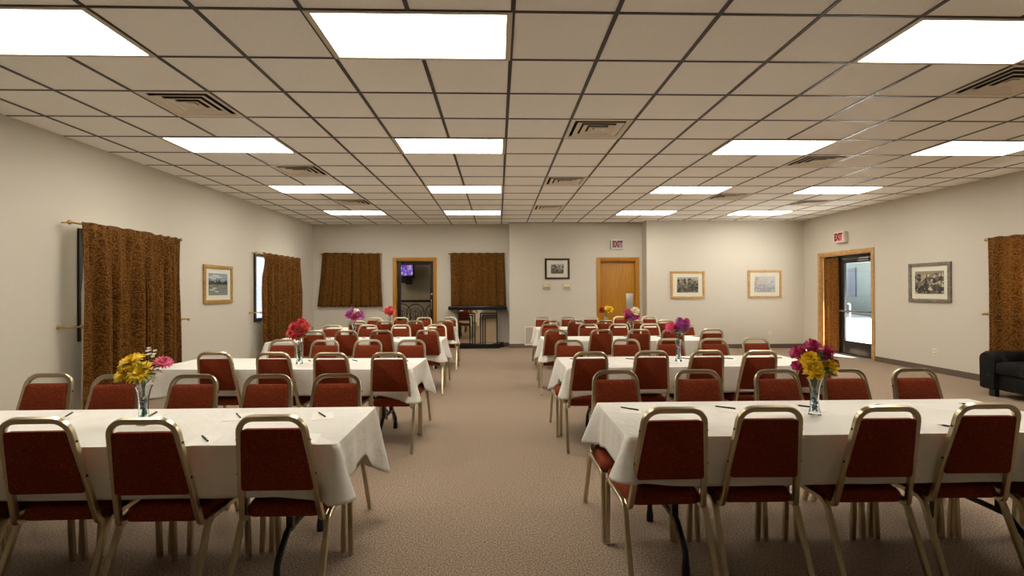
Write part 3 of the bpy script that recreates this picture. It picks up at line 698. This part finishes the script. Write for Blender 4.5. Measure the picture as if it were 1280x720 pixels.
def cloth_mesh(seed, drops, enddrop, sidedrop=.235):
    """drops: extra drop at the corners in order (-x-y, +x-y, +x+y, -x+y); enddrop = (left, right)"""
    rr = random.Random(seed); bm = bmesh.new(); hx, hy = TL/2+.006, TD/2+.006; rad = .014; step = .022
    per = []                                       # (pos, normal, s-coordinate, drop, corner weight)
    cor = [(-hx, -hy), (hx, -hy), (hx, hy), (-hx, hy)]; nrm = [(0, -1), (1, 0), (0, 1), (-1, 0)]
    for e in range(4):
        a, b = Vector(cor[e]), Vector(cor[(e+1) % 4]); n = Vector(nrm[e]); L = (b-a).length; k = int(L/step)
        for i in range(k+1):
            p = a+(b-a).normalized()*(rad+(L-2*rad)*i/k); per.append((p, n, (e, rad+(L-2*rad)*i/k, L)))
        c = b-(b-a).normalized()*rad-n*rad; n2 = Vector(nrm[(e+1) % 4])
        for i in range(1, 8):
            t = i/8*PI/2; q = n*math.cos(t)+n2*math.sin(t); per.append((c+q*rad, q, (e, L, L)))
    ph = [rr.uniform(0, 6.28) for _ in range(8)]
    K = 14; rings = []
    dd = {0: sidedrop, 1: enddrop[1], 2: sidedrop, 3: enddrop[0]}
    info = []; tot = 0
    for idx, (p, n, (e, s, L)) in enumerate(per):
        if idx: tot += (p-per[idx-1][0]).length
        w = 0; ex = 0; tw = 0
        for ci, c in enumerate(cor):
            dist = (p-Vector(c)).length; g = math.exp(-(dist/.055)); w = max(w, g); ex += drops[ci]*max(0, 1-dist/.27)**1.25
            tw += math.exp(-((dist-.12)/.06)**2)+.5*math.exp(-((dist-.30)/.05)**2)
        # blend the drops of the two neighbouring sides through the corner
        t = s/L; d0 = dd[e]
        dn = dd[(e+1) % 4] if t > .5 else dd[(e-1) % 4]; m = math.exp(-(min(s, L-s)/.12)**1.5)*.5
        drop = d0*(1-m)+dn*m+ex
        wave = .5*math.sin(tot*9+ph[0])+.35*math.sin(tot*17+ph[1])+.3*math.sin(tot*31+ph[2])
        info.append((drop, w, wave, tw, e))
    n_ = len(per)
    for k in range(K+1):
        t = k/K; ring = []
        for (p, n, _), (drop, w, wave, tw, e) in zip(per, info):
            endw = 1 if e in (1, 3) else .25
            out = .003+t*(.003+(.012*wave*1.4 if endw == 1 else .004*wave))+w*t*.11-tw*t*.022*endw
            out = max(out, .002)
            z = ZTAB-drop*t*(1-.06*w*t)-(.0 if k else 0)
            if k == 0: out = 0
            if k == 0: z = ZTAB
            ring.append(bm.verts.new((p.x+n.x*out, p.y+n.y*out, z-(.004 if k == 1 else 0))))
        rings.append(ring)
    for a, b in zip(rings, rings[1:]):
        for i in range(n_): bm.faces.new((a[i], a[(i+1) % n_], b[(i+1) % n_], b[i]))
    bm.faces.new(rings[0])
    return bm
tab0 = None
CD = {('L', 0): ((.04, .04, .21, .05), (.22, .20)), ('R', 0): ((-.02, .05, .05, .04), (.20, .20)), ('L', 1): ((.05, .09, .18, .05), (.20, .19)), ('R', 1): ((.07, .05, .05, .15), (.18, .20)),
      ('L', 2): ((.05, .08, .16, .05), (.20, .19)), ('R', 2): ((.08, .05, .05, .15), (.18, .20)), ('L', 3): ((.04, .04, .15, .05), (.2, .20)), ('R', 3): ((.08, .05, .05, .12), (.18, .20))}
for key, (tx, ty, rz) in TABLES.items():
    s, r = key; nm = '%s of the aisle in the %s' % (SIDE[s], ROWN[r])
    t = make_table() if tab0 is None else copy_tree(tab0)
    tab0 = tab0 or t
    tag(t, 'black legged folding table under the cloth '+nm, 'table', 'folding tables'); t.location = (tx, ty, 0); t.rotation_euler = (0, 0, rz)
    c = obj('tablecloth', cloth_mesh(40+len(bpy.data.meshes), *CD[key]), M['cloth'], None, True, ang=70)
    c.location = (tx, ty, 0); c.rotation_euler = (0, 0, rz); tag(c, 'white cloth draped over the long table '+nm, 'tablecloth', 'white tablecloths')
    md = c.modifiers.new('thick', 'SOLIDIFY'); md.thickness = .0016; md.offset = -1

# ------------------------------------------------------------------ chairs (back top at y = -.26, sitter faces +y)
def make_chair():
    c = thing('stacking_chair', 'x', 'chair'); y0 = -.26; tb = .0125
    bk = lambda z: y0+.108*(.86-z)/.485                   # leaning back plane
    # seat
    bm = bmesh.new(); pts = outline([(-.172, y0+.125), (.172, y0+.125), (.205, y0+.515), (-.205, y0+.515)], [.05, .05, .06, .06], 6)
    cushion(bm, pts, [(.02, .374), (.004, .380), (0, .398), (.002, .416), (.012, .430), (.035, .439), (.10, .446)], lambda x, y, h: (x, y, h)); obj('seat', bm, M['fabric'], c, ang=60)
    # backrest pad
    bm = bmesh.new(); pts = outline([(-.158, .522), (.158, .522), (.128, .808), (-.128, .808)], [.014, .014, .02, .02], 4)
    cushion(bm, pts, [(.006, -.015), (.0, -.010), (0, .012), (.006, .021), (.03, .027)], lambda x, z, h: (x, bk(z)+h, z)); obj('backrest', bm, M['fabric'], c, ang=50)
    # hoop
    P = [(-.176, y0+.175, .384), (-.176, y0+.118, .366), (-.134, y0, .8575), (.134, y0, .8575), (.176, y0+.118, .366), (.176, y0+.175, .384)]
    obj('back_frame', sweep(bmesh.new(), fillet(P, [.03, .068, .068, .03], 7), tb, square=True, up=(0, 1, 0)), M['brass'], c, ang=30)
    for s in (-1, 1):
        for z in (.60, .76):
            bolt = bmesh.new(); x = s*(.176-.042*(z-.378)/.4795+.0125); lathe(bolt, [(0, 0), (.006, 0), (.005, .003), (0, .004)], 8)
            for v in bolt.verts:
                if not v.tag: v.co = Vector((x+s*v.co.z, bk(z)+v.co.x, z+v.co.y)); v.tag = True
            obj('bolt', bolt, M['bronze'], c)
    for s in (-1, 1):
        x = s*.192
        rear = fillet([(s*.198, y0-.005, .012), (x, y0+.150, .380), (x, y0+.33, .380)], .06, 6)
        front = fillet([(x, y0+.33, .380), (x*.985, y0+.495, .380), (x*.985, y0+.515, .012)], .05, 6)
        for pth in (rear, front[::-1]):
            l = obj('leg', sweep(bmesh.new(), pth, tb, square=True, up=(1, 0, 0)), M['brass'], c, ang=30)
            e = pth[0]; obj('glide', lathe(bmesh.new(), [(0, 0), (.012, 0), (.014, .004), (.0125, .013), (0, .013)], 10, (e.x, e.y, 0)), M['nickel'], l)
    # cross bar under the seat
    obj('seat_brace', B(((-.185, y0+.20, .362), (.185, y0+.222, .376)), ((-.185, y0+.42, .362), (.185, y0+.442, .376)), bev=.002), M['brass'], c)
    return c
CH = {
('L', 0, 'n'): [(-0.97, 2.17), (-1.49, 2.14), (-1.96, 2.17), (-2.40, 2.16)],
('L', 0, 'f'): [(-1.02, 3.23), (-1.45, 3.23), (-1.93, 3.25), (-2.42, 3.27), (-2.89, 3.33)],
('R', 0, 'n'): [(0.79, 2.23), (1.24, 2.24), (1.77, 2.22), (2.27, 2.25), (2.72, 2.23)],
('R', 0, 'f'): [(0.77, 3.28), (1.3, 3.27), (1.83, 3.25), (2.28, 3.25), (2.75, 3.25)],
('L', 1, 'n'): [(-0.93, 4.31), (-1.42, 4.33), (-1.93, 4.39), (-2.46, 4.43)],
('L', 1, 'f'): [(-0.94, 5.42), (-1.41, 5.46), (-1.87, 5.47), (-2.34, 5.52)],
('R', 1, 'n'): [(0.79, 4.26), (1.33, 4.30), (1.81, 4.30), (2.26, 4.26), (2.8, 4.33)],
('R', 1, 'f'): [(0.75, 5.27), (1.37, 5.34), (1.85, 5.35), (2.32, 5.35), (2.81, 5.39)],
('L', 2, 'n'): [(-0.95, 6.72), (-1.56, 6.72), (-2.02, 6.72), (-2.44, 6.72)],
('L', 2, 'f'): [(-0.95, 7.82), (-1.5, 7.82), (-2.01, 7.82), (-2.54, 7.82)],
('L', 3, 'n'): [(-0.92, 8.76), (-1.45, 8.76), (-1.96, 8.76), (-2.44, 8.76)],
('L', 3, 'f'): [(-0.95, 9.89), (-1.45, 9.89), (-1.9, 9.89), (-2.4, 9.89)],
('R', 2, 'n'): [(0.77, 6.62), (1.37, 6.62), (1.88, 6.62), (2.34, 6.62), (2.86, 6.62)],
('R', 2, 'f'): [(0.81, 7.72), (1.39, 7.72), (1.86, 7.72), (2.35, 7.72), (2.91, 7.72)],
('R', 3, 'n'): [(0.91, 8.57), (1.36, 8.57), (1.85, 8.57), (2.37, 8.57), (2.9, 8.57)],
('R', 3, 'f'): [(0.88, 9.80), (1.38, 9.80), (1.82, 9.80), (2.41, 9.80), (2.97, 9.80)]}
ch0 = None
for (s, r, f), L in CH.items():
    for k, (x, y) in enumerate(L):
        c = make_chair() if ch0 is None else copy_tree(ch0)
        ch0 = ch0 or c
        o_ = ORD[k] if not (k == len(L)-1) else ORD[4]
        tag(c, 'maroon brass framed chair, %s side of the %s %s table, %s' % ('near' if f == 'n' else 'far', SIDE[s], ROWN[r].replace(' row', '-row'), o_), 'chair', 'maroon stacking chairs at the tables')
        c.location = (x, y+.26 if f == 'n' else y-.26, 0)
        c.rotation_euler = (0, 0, (0 if f == 'n' else PI)+R.uniform(-.03, .03)+TABLES[(s, r)][2]*.6)

# ------------------------------------------------------------------ papers and pens
def pen(label, p, q, m=None, paper=True, plabel=None, turn=0):
    p, q = Vector(p), Vector(q); d = (q-p); a = math.atan2(d.y, d.x); L = .125
    c = (p+q)/2; z = ZTAB+.0042
    if paper:
        w, h = .115, .165
        pp = obj('paper_slip', B(((-w/2, -h/2, 0), (w/2, h/2, .0012))), M['paper'], None, False); pp.location = (c.x+.012, c.y-.02, ZTAB+.0006); pp.rotation_euler = (0, 0, turn)
        tag(pp, plabel, 'paper', 'paper slips on the tables')
    o = thing('pen', label, 'pen', (c.x, c.y, z+.0022), a, 'pens on the tables')
    ax = Matrix.Rotation(PI/2, 4, 'Y')
    b = lathe(bmesh.new(), [(0, -L/2+.012), (.0042, -L/2+.016), (.0046, .01), (.0044, L/2), (0, L/2+.001)], 10); b.transform(ax); obj('barrel', b, m or M['black'], o)
    b = lathe(bmesh.new(), [(0, -L/2-.002), (.001, -L/2), (.0038, -L/2+.014), (.0038, -L/2+.018), (0, -L/2+.018)], 10); b.transform(ax); obj('tip', b, M['nickel'], o)
    b = B(((L/2-.045, -.001, .0042), (L/2-.004, .001, .0058)), bev=.0003); obj('clip', b, M['nickel'], o)
PEN = {
('L', 0, 'f'): [((-1.03, 2.90), (-.95, 2.79)), ((-1.49, 2.90), (-1.41, 2.79)), ((-1.93, 2.82), (-1.96, 2.94)), ((-2.39, 2.83), (-2.44, 2.95)), ((-2.86, 2.82), (-2.93, 2.94))],
('R', 0, 'f'): [((.71, 2.95), (.81, 2.86)), ((1.27, 2.95), (1.38, 2.87)), ((1.77, 2.95), (1.87, 2.86)), ((2.24, 2.94), (2.35, 2.87)), ((2.77, 2.95), (2.88, 2.88))],
('R', 1, 'f'): [((.72, 5.02), (.80, 4.95)), ((1.27, 5.02), (1.37, 4.93)), ((1.83, 5.02), (1.92, 4.93)), ((2.24, 5.00), (2.34, 4.93)), ((2.75, 5.04), (2.85, 4.95))],
('L', 1, 'f'): [((-.96, 5.05), (-.88, 4.95)), ((-1.46, 5.07), (-1.38, 4.97)), ((-1.9, 5.08), (-1.84, 4.98)), ((-2.38, 5.1), (-2.31, 5.0))],
('L', 2, 'f'): [((-1.0, 7.42), (-.91, 7.34)), ((-1.52, 7.42), (-1.43, 7.34)), ((-2.0, 7.42), (-1.92, 7.34)), ((-2.5, 7.42), (-2.42, 7.34))],
('R', 2, 'f'): [((.77, 7.34), (.86, 7.27)), ((1.36, 7.34), (1.45, 7.27)), ((1.85, 7.34), (1.93, 7.26)), ((2.34, 7.34), (2.42, 7.27)), ((2.87, 7.34), (2.96, 7.27))],
('R', 0, 'n'): [((.83, 2.45), (.92, 2.40)), ((1.33, 2.45), (1.42, 2.40)), ((1.80, 2.45), (1.90, 2.40)), ((2.24, 2.49), (2.32, 2.40))],
('R', 1, 'n'): [((.86, 4.56), (.95, 4.50)), ((1.42, 4.56), (1.50, 4.50)), ((1.9, 4.56), (1.98, 4.50)), ((2.27, 4.60), (2.36, 4.52)), ((2.80, 4.60), (2.88, 4.53))],
('L', 0, 'n'): [((-.95, 2.45), (-.88, 2.37)), ((-1.42, 2.45), (-1.35, 2.37)), ((-1.80, 2.40), (-1.72, 2.47))],
}
for (s, r, f), L in PEN.items():
    n_ = len(CH[(s, r, f)])
    for k, (p, q) in enumerate(L):
        o_ = ORD[k] if k < n_-1 else ORD[4]
        w = '%s side of the %s %s table, %s' % ('near' if f == 'n' else 'far', SIDE[s], ROWN[r].replace(' row', '-row'), o_)
        yel = (s, r, f, k) == ('L', 0, 'n', 2)
        pen(('yellow pen' if yel else 'dark pen')+' on paper, '+w, p, q, M['yellow'] if yel else None, True, 'white paper slip, '+w, R.uniform(-.15, .15)+(-.25 if s == 'R' else .25))

# ------------------------------------------------------------------ vases and flowers
FM = {}
def petal_mat(name, a, b):
    if name not in FM:
        m = mat('petal_'+name, a, .7); speckle(m, [(.3, a), (.7, b)], 60, 2); FM[name] = m
    return FM[name]
COLR = {'yellow': ((255, 212, 18), (255, 230, 70)), 'pink': ((232, 84, 124), (246, 130, 160)), 'magenta': ((190, 40, 104), (226, 90, 150)), 'red': ((206, 44, 58), (236, 90, 98)),
        'coral': ((222, 76, 72), (240, 120, 104)), 'white': ((236, 232, 214), (248, 244, 232)), 'cream': ((240, 230, 196), (250, 244, 222)), 'purple': ((176, 66, 150), (216, 116, 196)), 'grey blue': ((112, 122, 136), (150, 158, 168)), 'darkred': ((140, 20, 16), (190, 44, 30))}
def petal(bm, base, dirv, nrm, L, W, curl):
    d = dirv.normalized(); n = (nrm-d*nrm.dot(d)).normalized(); sd = d.cross(n); rows = []
    for t, w in ((0, .25), (.35, .8), (.7, 1.), (1., .55)):
        c = base+d*L*t+n*curl*L*t*t
        rows.append([bm.verts.new(c-sd*W*w/2+n*W*.12*w), bm.verts.new(c), bm.verts.new(c+sd*W*w/2+n*W*.12*w)])
    for a, b in zip(rows, rows[1:]):
        for k in (0, 1): bm.faces.new((a[k], a[k+1], b[k+1], b[k]))
def bloom_bm(kind, rad, rr):
    bm = bmesh.new()
    if kind == 'daisy':
        for lay, (n, tilt, ll) in enumerate(((17, .10, 1.), (14, .38, .8), (9, .8, .5))):
            for k in range(n):
                a = 2*PI*k/n+lay*.2+rr.uniform(-.06, .06); d = Vector((math.cos(a)*math.cos(tilt), math.sin(a)*math.cos(tilt), math.sin(tilt)))
                petal(bm, Vector((0, 0, 0))+d*rad*.08, d, Vector((0, 0, 1)), rad*ll, rad*.27, -.12+.1*lay)
        bmesh.ops.create_icosphere(bm, subdivisions=1, radius=rad*.2, matrix=Matrix.Diagonal((1, 1, .6, 1)))
    elif kind == 'ball':
        n = 46
        for k in range(n):
            z = 1-1.55*(k+.5)/n; a = k*2.39996; q = math.sqrt(max(0, 1-z*z)); d = Vector((q*math.cos(a), q*math.sin(a), z))
            t = Vector((-math.sin(a), math.cos(a), 0)); up = (Vector((0, 0, 1))-d*z) if abs(z) < .95 else Vector((1, 0, 0))
            petal(bm, d*rad*.45, (d+up*.35+t*rr.uniform(-.3, .3)).normalized(), d.cross(t)*-1 if rr.random() < .2 else up+d*.2, rad*rr.uniform(.5, .66), rad*.5, rr.uniform(-.35, .15))
        bmesh.ops.create_icosphere(bm, subdivisions=2, radius=rad*.62)
    else:      # spray of small florets
        for k in range(9):
            c = Vector((rr.uniform(-1, 1), rr.uniform(-1, 1), rr.uniform(-.6, 1.3)))*rad*.6
            for q in range(6):
                a = 2*PI*q/6; petal(bm, c, Vector((math.cos(a), math.sin(a), .5)), Vector((0, 0, 1)), rad*.34, rad*.22, 0)
    return bm
def flower(label, group, kind, colr, head, foot, rad, rr, face=None, leaf=0):
    head, foot = Vector(head), Vector(foot)
    o = thing('flower', label, 'flower', foot, 0, group); h = head-foot
    v = (face or (h.normalized()*1.0+Vector((0, -.55, .15)))); v = Vector(v).normalized()
    b = bloom_bm(kind, rad, rr); b.transform(Matrix.Translation(h) @ v.to_track_quat('Z', 'Y').to_matrix().to_4x4())
    obj('bloom', b, petal_mat(colr, *COLR[colr]), o, ang=80)
    mid = Vector((h.x*.12, h.y*.12, min(.175, h.z*.6)))
    st = obj('stem', sweep(bmesh.new(), [Vector((0, 0, 0)), mid*.5, mid, mid+(h-mid)*.5+Vector((0, 0, .008)), h-v*rad*.1], .0024, 6), M['stem'], o)
    if leaf:
        bm = bmesh.new()
        for k in range(leaf):
            a = rr.uniform(0, 6.28) if leaf < 3 else PI*1.5+(k-(leaf-1)/2)*.9
            petal(bm, mid+(h-mid)*rr.uniform(.15, .5), Vector((math.cos(a), math.sin(a), rr.uniform(.1, .7))), Vector((0, 0, 1)), rr.uniform(.06, .10), .046, rr.uniform(-.3, .1))
        obj('leaf', bm, M['leaf'], o, ang=80)
VH = .205
def vase_bm():
    out = [(0, 0), (.030, 0), (.033, .006), (.030, .018), (.024, .045), (.022, .09), (.024, .14), (.031, .18), (.040, VH)]
    inn = [(.037, VH), (.028, .18), (.021, .14), (.0185, .09), (.020, .045), (.022, .022), (0, .018)]
    return lathe(bmesh.new(), out+inn, 28)
v0 = None
BQ = {   # (flower, colour, dx, dy, height above table, radius, leaves)
('L', 0): ((-1.853, 2.68), [('daisy', 'yellow', -.055, -.01, .335, .062, 0), ('daisy', 'yellow', -.075, -.03, .275, .058, 1), ('daisy', 'yellow', .012, -.045, .275, .060, 1), ('daisy', 'pink', .095, .01, .325, .045, 1), ('spray', 'white', .035, .0, .370, .034, 1), ('spray', 'white', .075, -.02, .255, .040, 2), ('daisy', 'yellow', -.03, .03, .30, .05, 2)]),
('R', 0): ((1.745, 2.72), [('ball', 'yellow', -.045, -.03, .305, .052, 1), ('ball', 'yellow', -.030, -.045, .255, .054, 3), ('ball', 'yellow', .062, -.03, .265, .048, 3), ('ball', 'magenta', .0, .02, .370, .050, 0), ('ball', 'magenta', -.075, .03, .340, .042, 0), ('ball', 'magenta', .075, .02, .335, .046, 1), ('ball', 'magenta', .10, .0, .275, .038, 1), ('spray', 'grey blue', .03, -.01, .325, .036, 1), ('ball', 'magenta', -.10, .0, .275, .03, 1)]),
('L', 1): ((-1.90, 4.86), [('ball', 'red', -.045, -.02, .345, .050, 0), ('ball', 'red', .04, -.03, .30, .048, 1), ('ball', 'coral', -.085, .0, .285, .046, 1), ('ball', 'red', .02, .02, .385, .046, 0), ('ball', 'red', -.02, -.04, .265, .044, 2), ('ball', 'coral', .07, .0, .355, .044, 0), ('spray', 'grey blue', .125, .02, .33, .03, 1)]),
('R', 1): ((1.75, 4.82), [('ball', 'pink', -.085, -.01, .325, .055, 1), ('ball', 'purple', .0, -.03, .330, .055, 1), ('ball', 'purple', .07, -.01, .345, .050, 1), ('spray', 'white', -.01, -.05, .275, .035, 2), ('ball', 'purple', .02, .02, .385, .04, 0), ('ball', 'magenta', .095, .01, .38, .035, 2)]),
('L', 2): ((-2.035, 7.18), [('ball', 'purple', -.085, -.01, .345, .06, 1), ('ball', 'white', .02, .01, .385, .055, 0), ('ball', 'purple', .10, -.01, .345, .06, 1), ('ball', 'magenta', .02, -.04, .32, .055, 2), ('ball', 'purple', -.03, .02, .40, .05, 1)]),
('R', 2): ((1.905, 7.10), [('ball', 'cream', .05, -.02, .385, .062, 0), ('ball', 'magenta', -.065, -.01, .36, .058, 1), ('ball', 'purple', .0, -.03, .29, .056, 2), ('ball', 'magenta', .09, .0, .30, .05, 1), ('ball', 'darkred', -.06, .02, .29, .05, 1)]),
('L', 3): ((-1.98, 9.25), [('ball', 'coral', -.06, -.01, .315, .058, 1), ('ball', 'pink', .05, -.01, .30, .058, 1), ('ball', 'coral', .0, .02, .355, .055, 0), ('ball', 'red', .02, -.04, .28, .05, 1)]),
('R', 3): ((1.97, 9.08), [('ball', 'darkred', -.09, .0, .315, .055, 1), ('ball', 'yellow', .02, -.02, .325, .055, 1), ('ball', 'yellow', .085, .0, .335, .055, 2), ('ball', 'yellow', .03, .03, .355, .045, 1)])}
PLACE = lambda dx, h: ('left' if dx < -.035 else 'right' if dx > .035 else 'middle')
bead = [mat('bead_blue', (56, 110, 150), .15), mat('bead_green', (64, 116, 40), .2), mat('bead_pale', (176, 200, 212), .1)]
for key, ((vx, vy), L) in BQ.items():
    s, r = key; w = '%s %s table' % (SIDE[s], ROWN[r].replace(' row', '-row')); rr = random.Random(7*r+(3 if s == 'R' else 0)+50)
    if v0 is None:
        v = obj('bud_vase', vase_bm(), M['vase'], None); v0 = v
    else: v = v0.copy(); COL.objects.link(v)
    tag(v, 'clear glass bud vase of flowers on the '+w, 'vase', 'bud vases'); v.location = (vx, vy, ZTAB+.001)
    bm = bmesh.new(); hgt = .115
    for k in range(64):
        z = .028+hgt*k/64; q = rr.uniform(.002, .0115); a = rr.uniform(0, 6.28)
        n0 = len(bm.faces); bmesh.ops.create_icosphere(bm, subdivisions=1, radius=rr.uniform(.0055, .0075), matrix=Matrix.Translation((q*math.cos(a), q*math.sin(a), z))); bm.faces.ensure_lookup_table(); mi = rr.choice((0, 0, 1, 2)) if r == 0 else rr.choice((1, 1, 2)) if s == 'L' else 2
        for f in bm.faces[n0:]: f.material_index = mi
    b = obj('glass_beads', bm, bead, None); b.location = (vx, vy, ZTAB+.001); tag(b, 'coloured glass beads filling the bud vase on the '+w, 'beads', 'bead fillings', 'stuff')
    seen = {}
    for kind, colr, dx, dy, h, rad, lf in L:
        nmk = {'daisy': 'daisy', 'ball': 'bloom', 'spray': 'sprig'}[kind]; cw_ = 'dark red' if colr == 'darkred' else colr
        lab0 = (cw_, nmk); seen.setdefault(lab0, []).append((dx, h))
    for kind, colr, dx, dy, h, rad, lf in L:
        nmk = {'daisy': 'daisy', 'ball': 'bloom', 'spray': 'sprig'}[kind]; cw_ = 'dark red' if colr == 'darkred' else colr
        same = seen[(cw_, nmk)]; lab = '%s %s' % (cw_, nmk)
        if len(same) > 1:
            rk = sorted(same).index((dx, h)); lab = ('leftmost ' if rk == 0 else 'rightmost ' if rk == len(same)-1 else ['second', 'third', 'fourth'][rk-1]+' from left ' if len(same) > 3 else 'middle ')+lab
        foot = (vx+rr.uniform(-.008, .008), vy+rr.uniform(-.008, .008), ZTAB+.15)
        k1 = .86 if r else 1.
        flower(lab+' in the vase on the '+w, 'flowers in the vase on the '+w, kind, colr, (vx+dx*k1, vy+dy, ZTAB+h), foot, rad*(1.08 if r else 1.), rr, leaf=lf+(2 if r else 1 if s == 'R' else 0))

# ------------------------------------------------------------------ light, sky, camera
wd = bpy.data.worlds.new('World'); SC.world = wd; wd.use_nodes = True
bg = wd.node_tree.nodes['Background']; bg.inputs['Color'].default_value = (.82, .90, 1.0, 1); bg.inputs['Strength'].default_value = 1.3
sl = bpy.data.lights.new('sun', 'SUN'); sl.energy = 70; sl.angle = .01; sl.color = (1, .94, .84)
so = bpy.data.objects.new('sun', sl); COL.objects.link(so); so.location = (20, -5, 20)
so.rotation_euler = Vector((-.40, .50, -.80)).to_track_quat('-Z', 'Y').to_euler()

YAW, PIT, ROL, F = .02848, .00352, .00383, 627.1
c, s = math.cos(YAW), math.sin(YAW); A = Matrix(((c, -s, 0), (0, 0, 1), (s, c, 0)))
c, s = math.cos(PIT), math.sin(PIT); A = Matrix(((1, 0, 0), (0, c, -s), (0, s, c))) @ A
c, s = math.cos(ROL), math.sin(ROL); A = Matrix(((c, -s, 0), (s, c, 0), (0, 0, 1))) @ A
cd = bpy.data.cameras.new('camera'); cam = bpy.data.objects.new('camera', cd); COL.objects.link(cam)
cd.sensor_width = 36; cd.lens = F/1280*36; cd.clip_start = .05; cd.clip_end = 300
mw = Matrix((A[0], A[1], -A[2])).transposed().to_4x4(); mw.translation = (0, 0, 1.40); cam.matrix_world = mw
SC.camera = cam
vs = SC.view_settings; vs.view_transform = 'Standard'; vs.look = 'None'; vs.gamma = 1; vs.exposure = 0; vs.use_curve_mapping = False
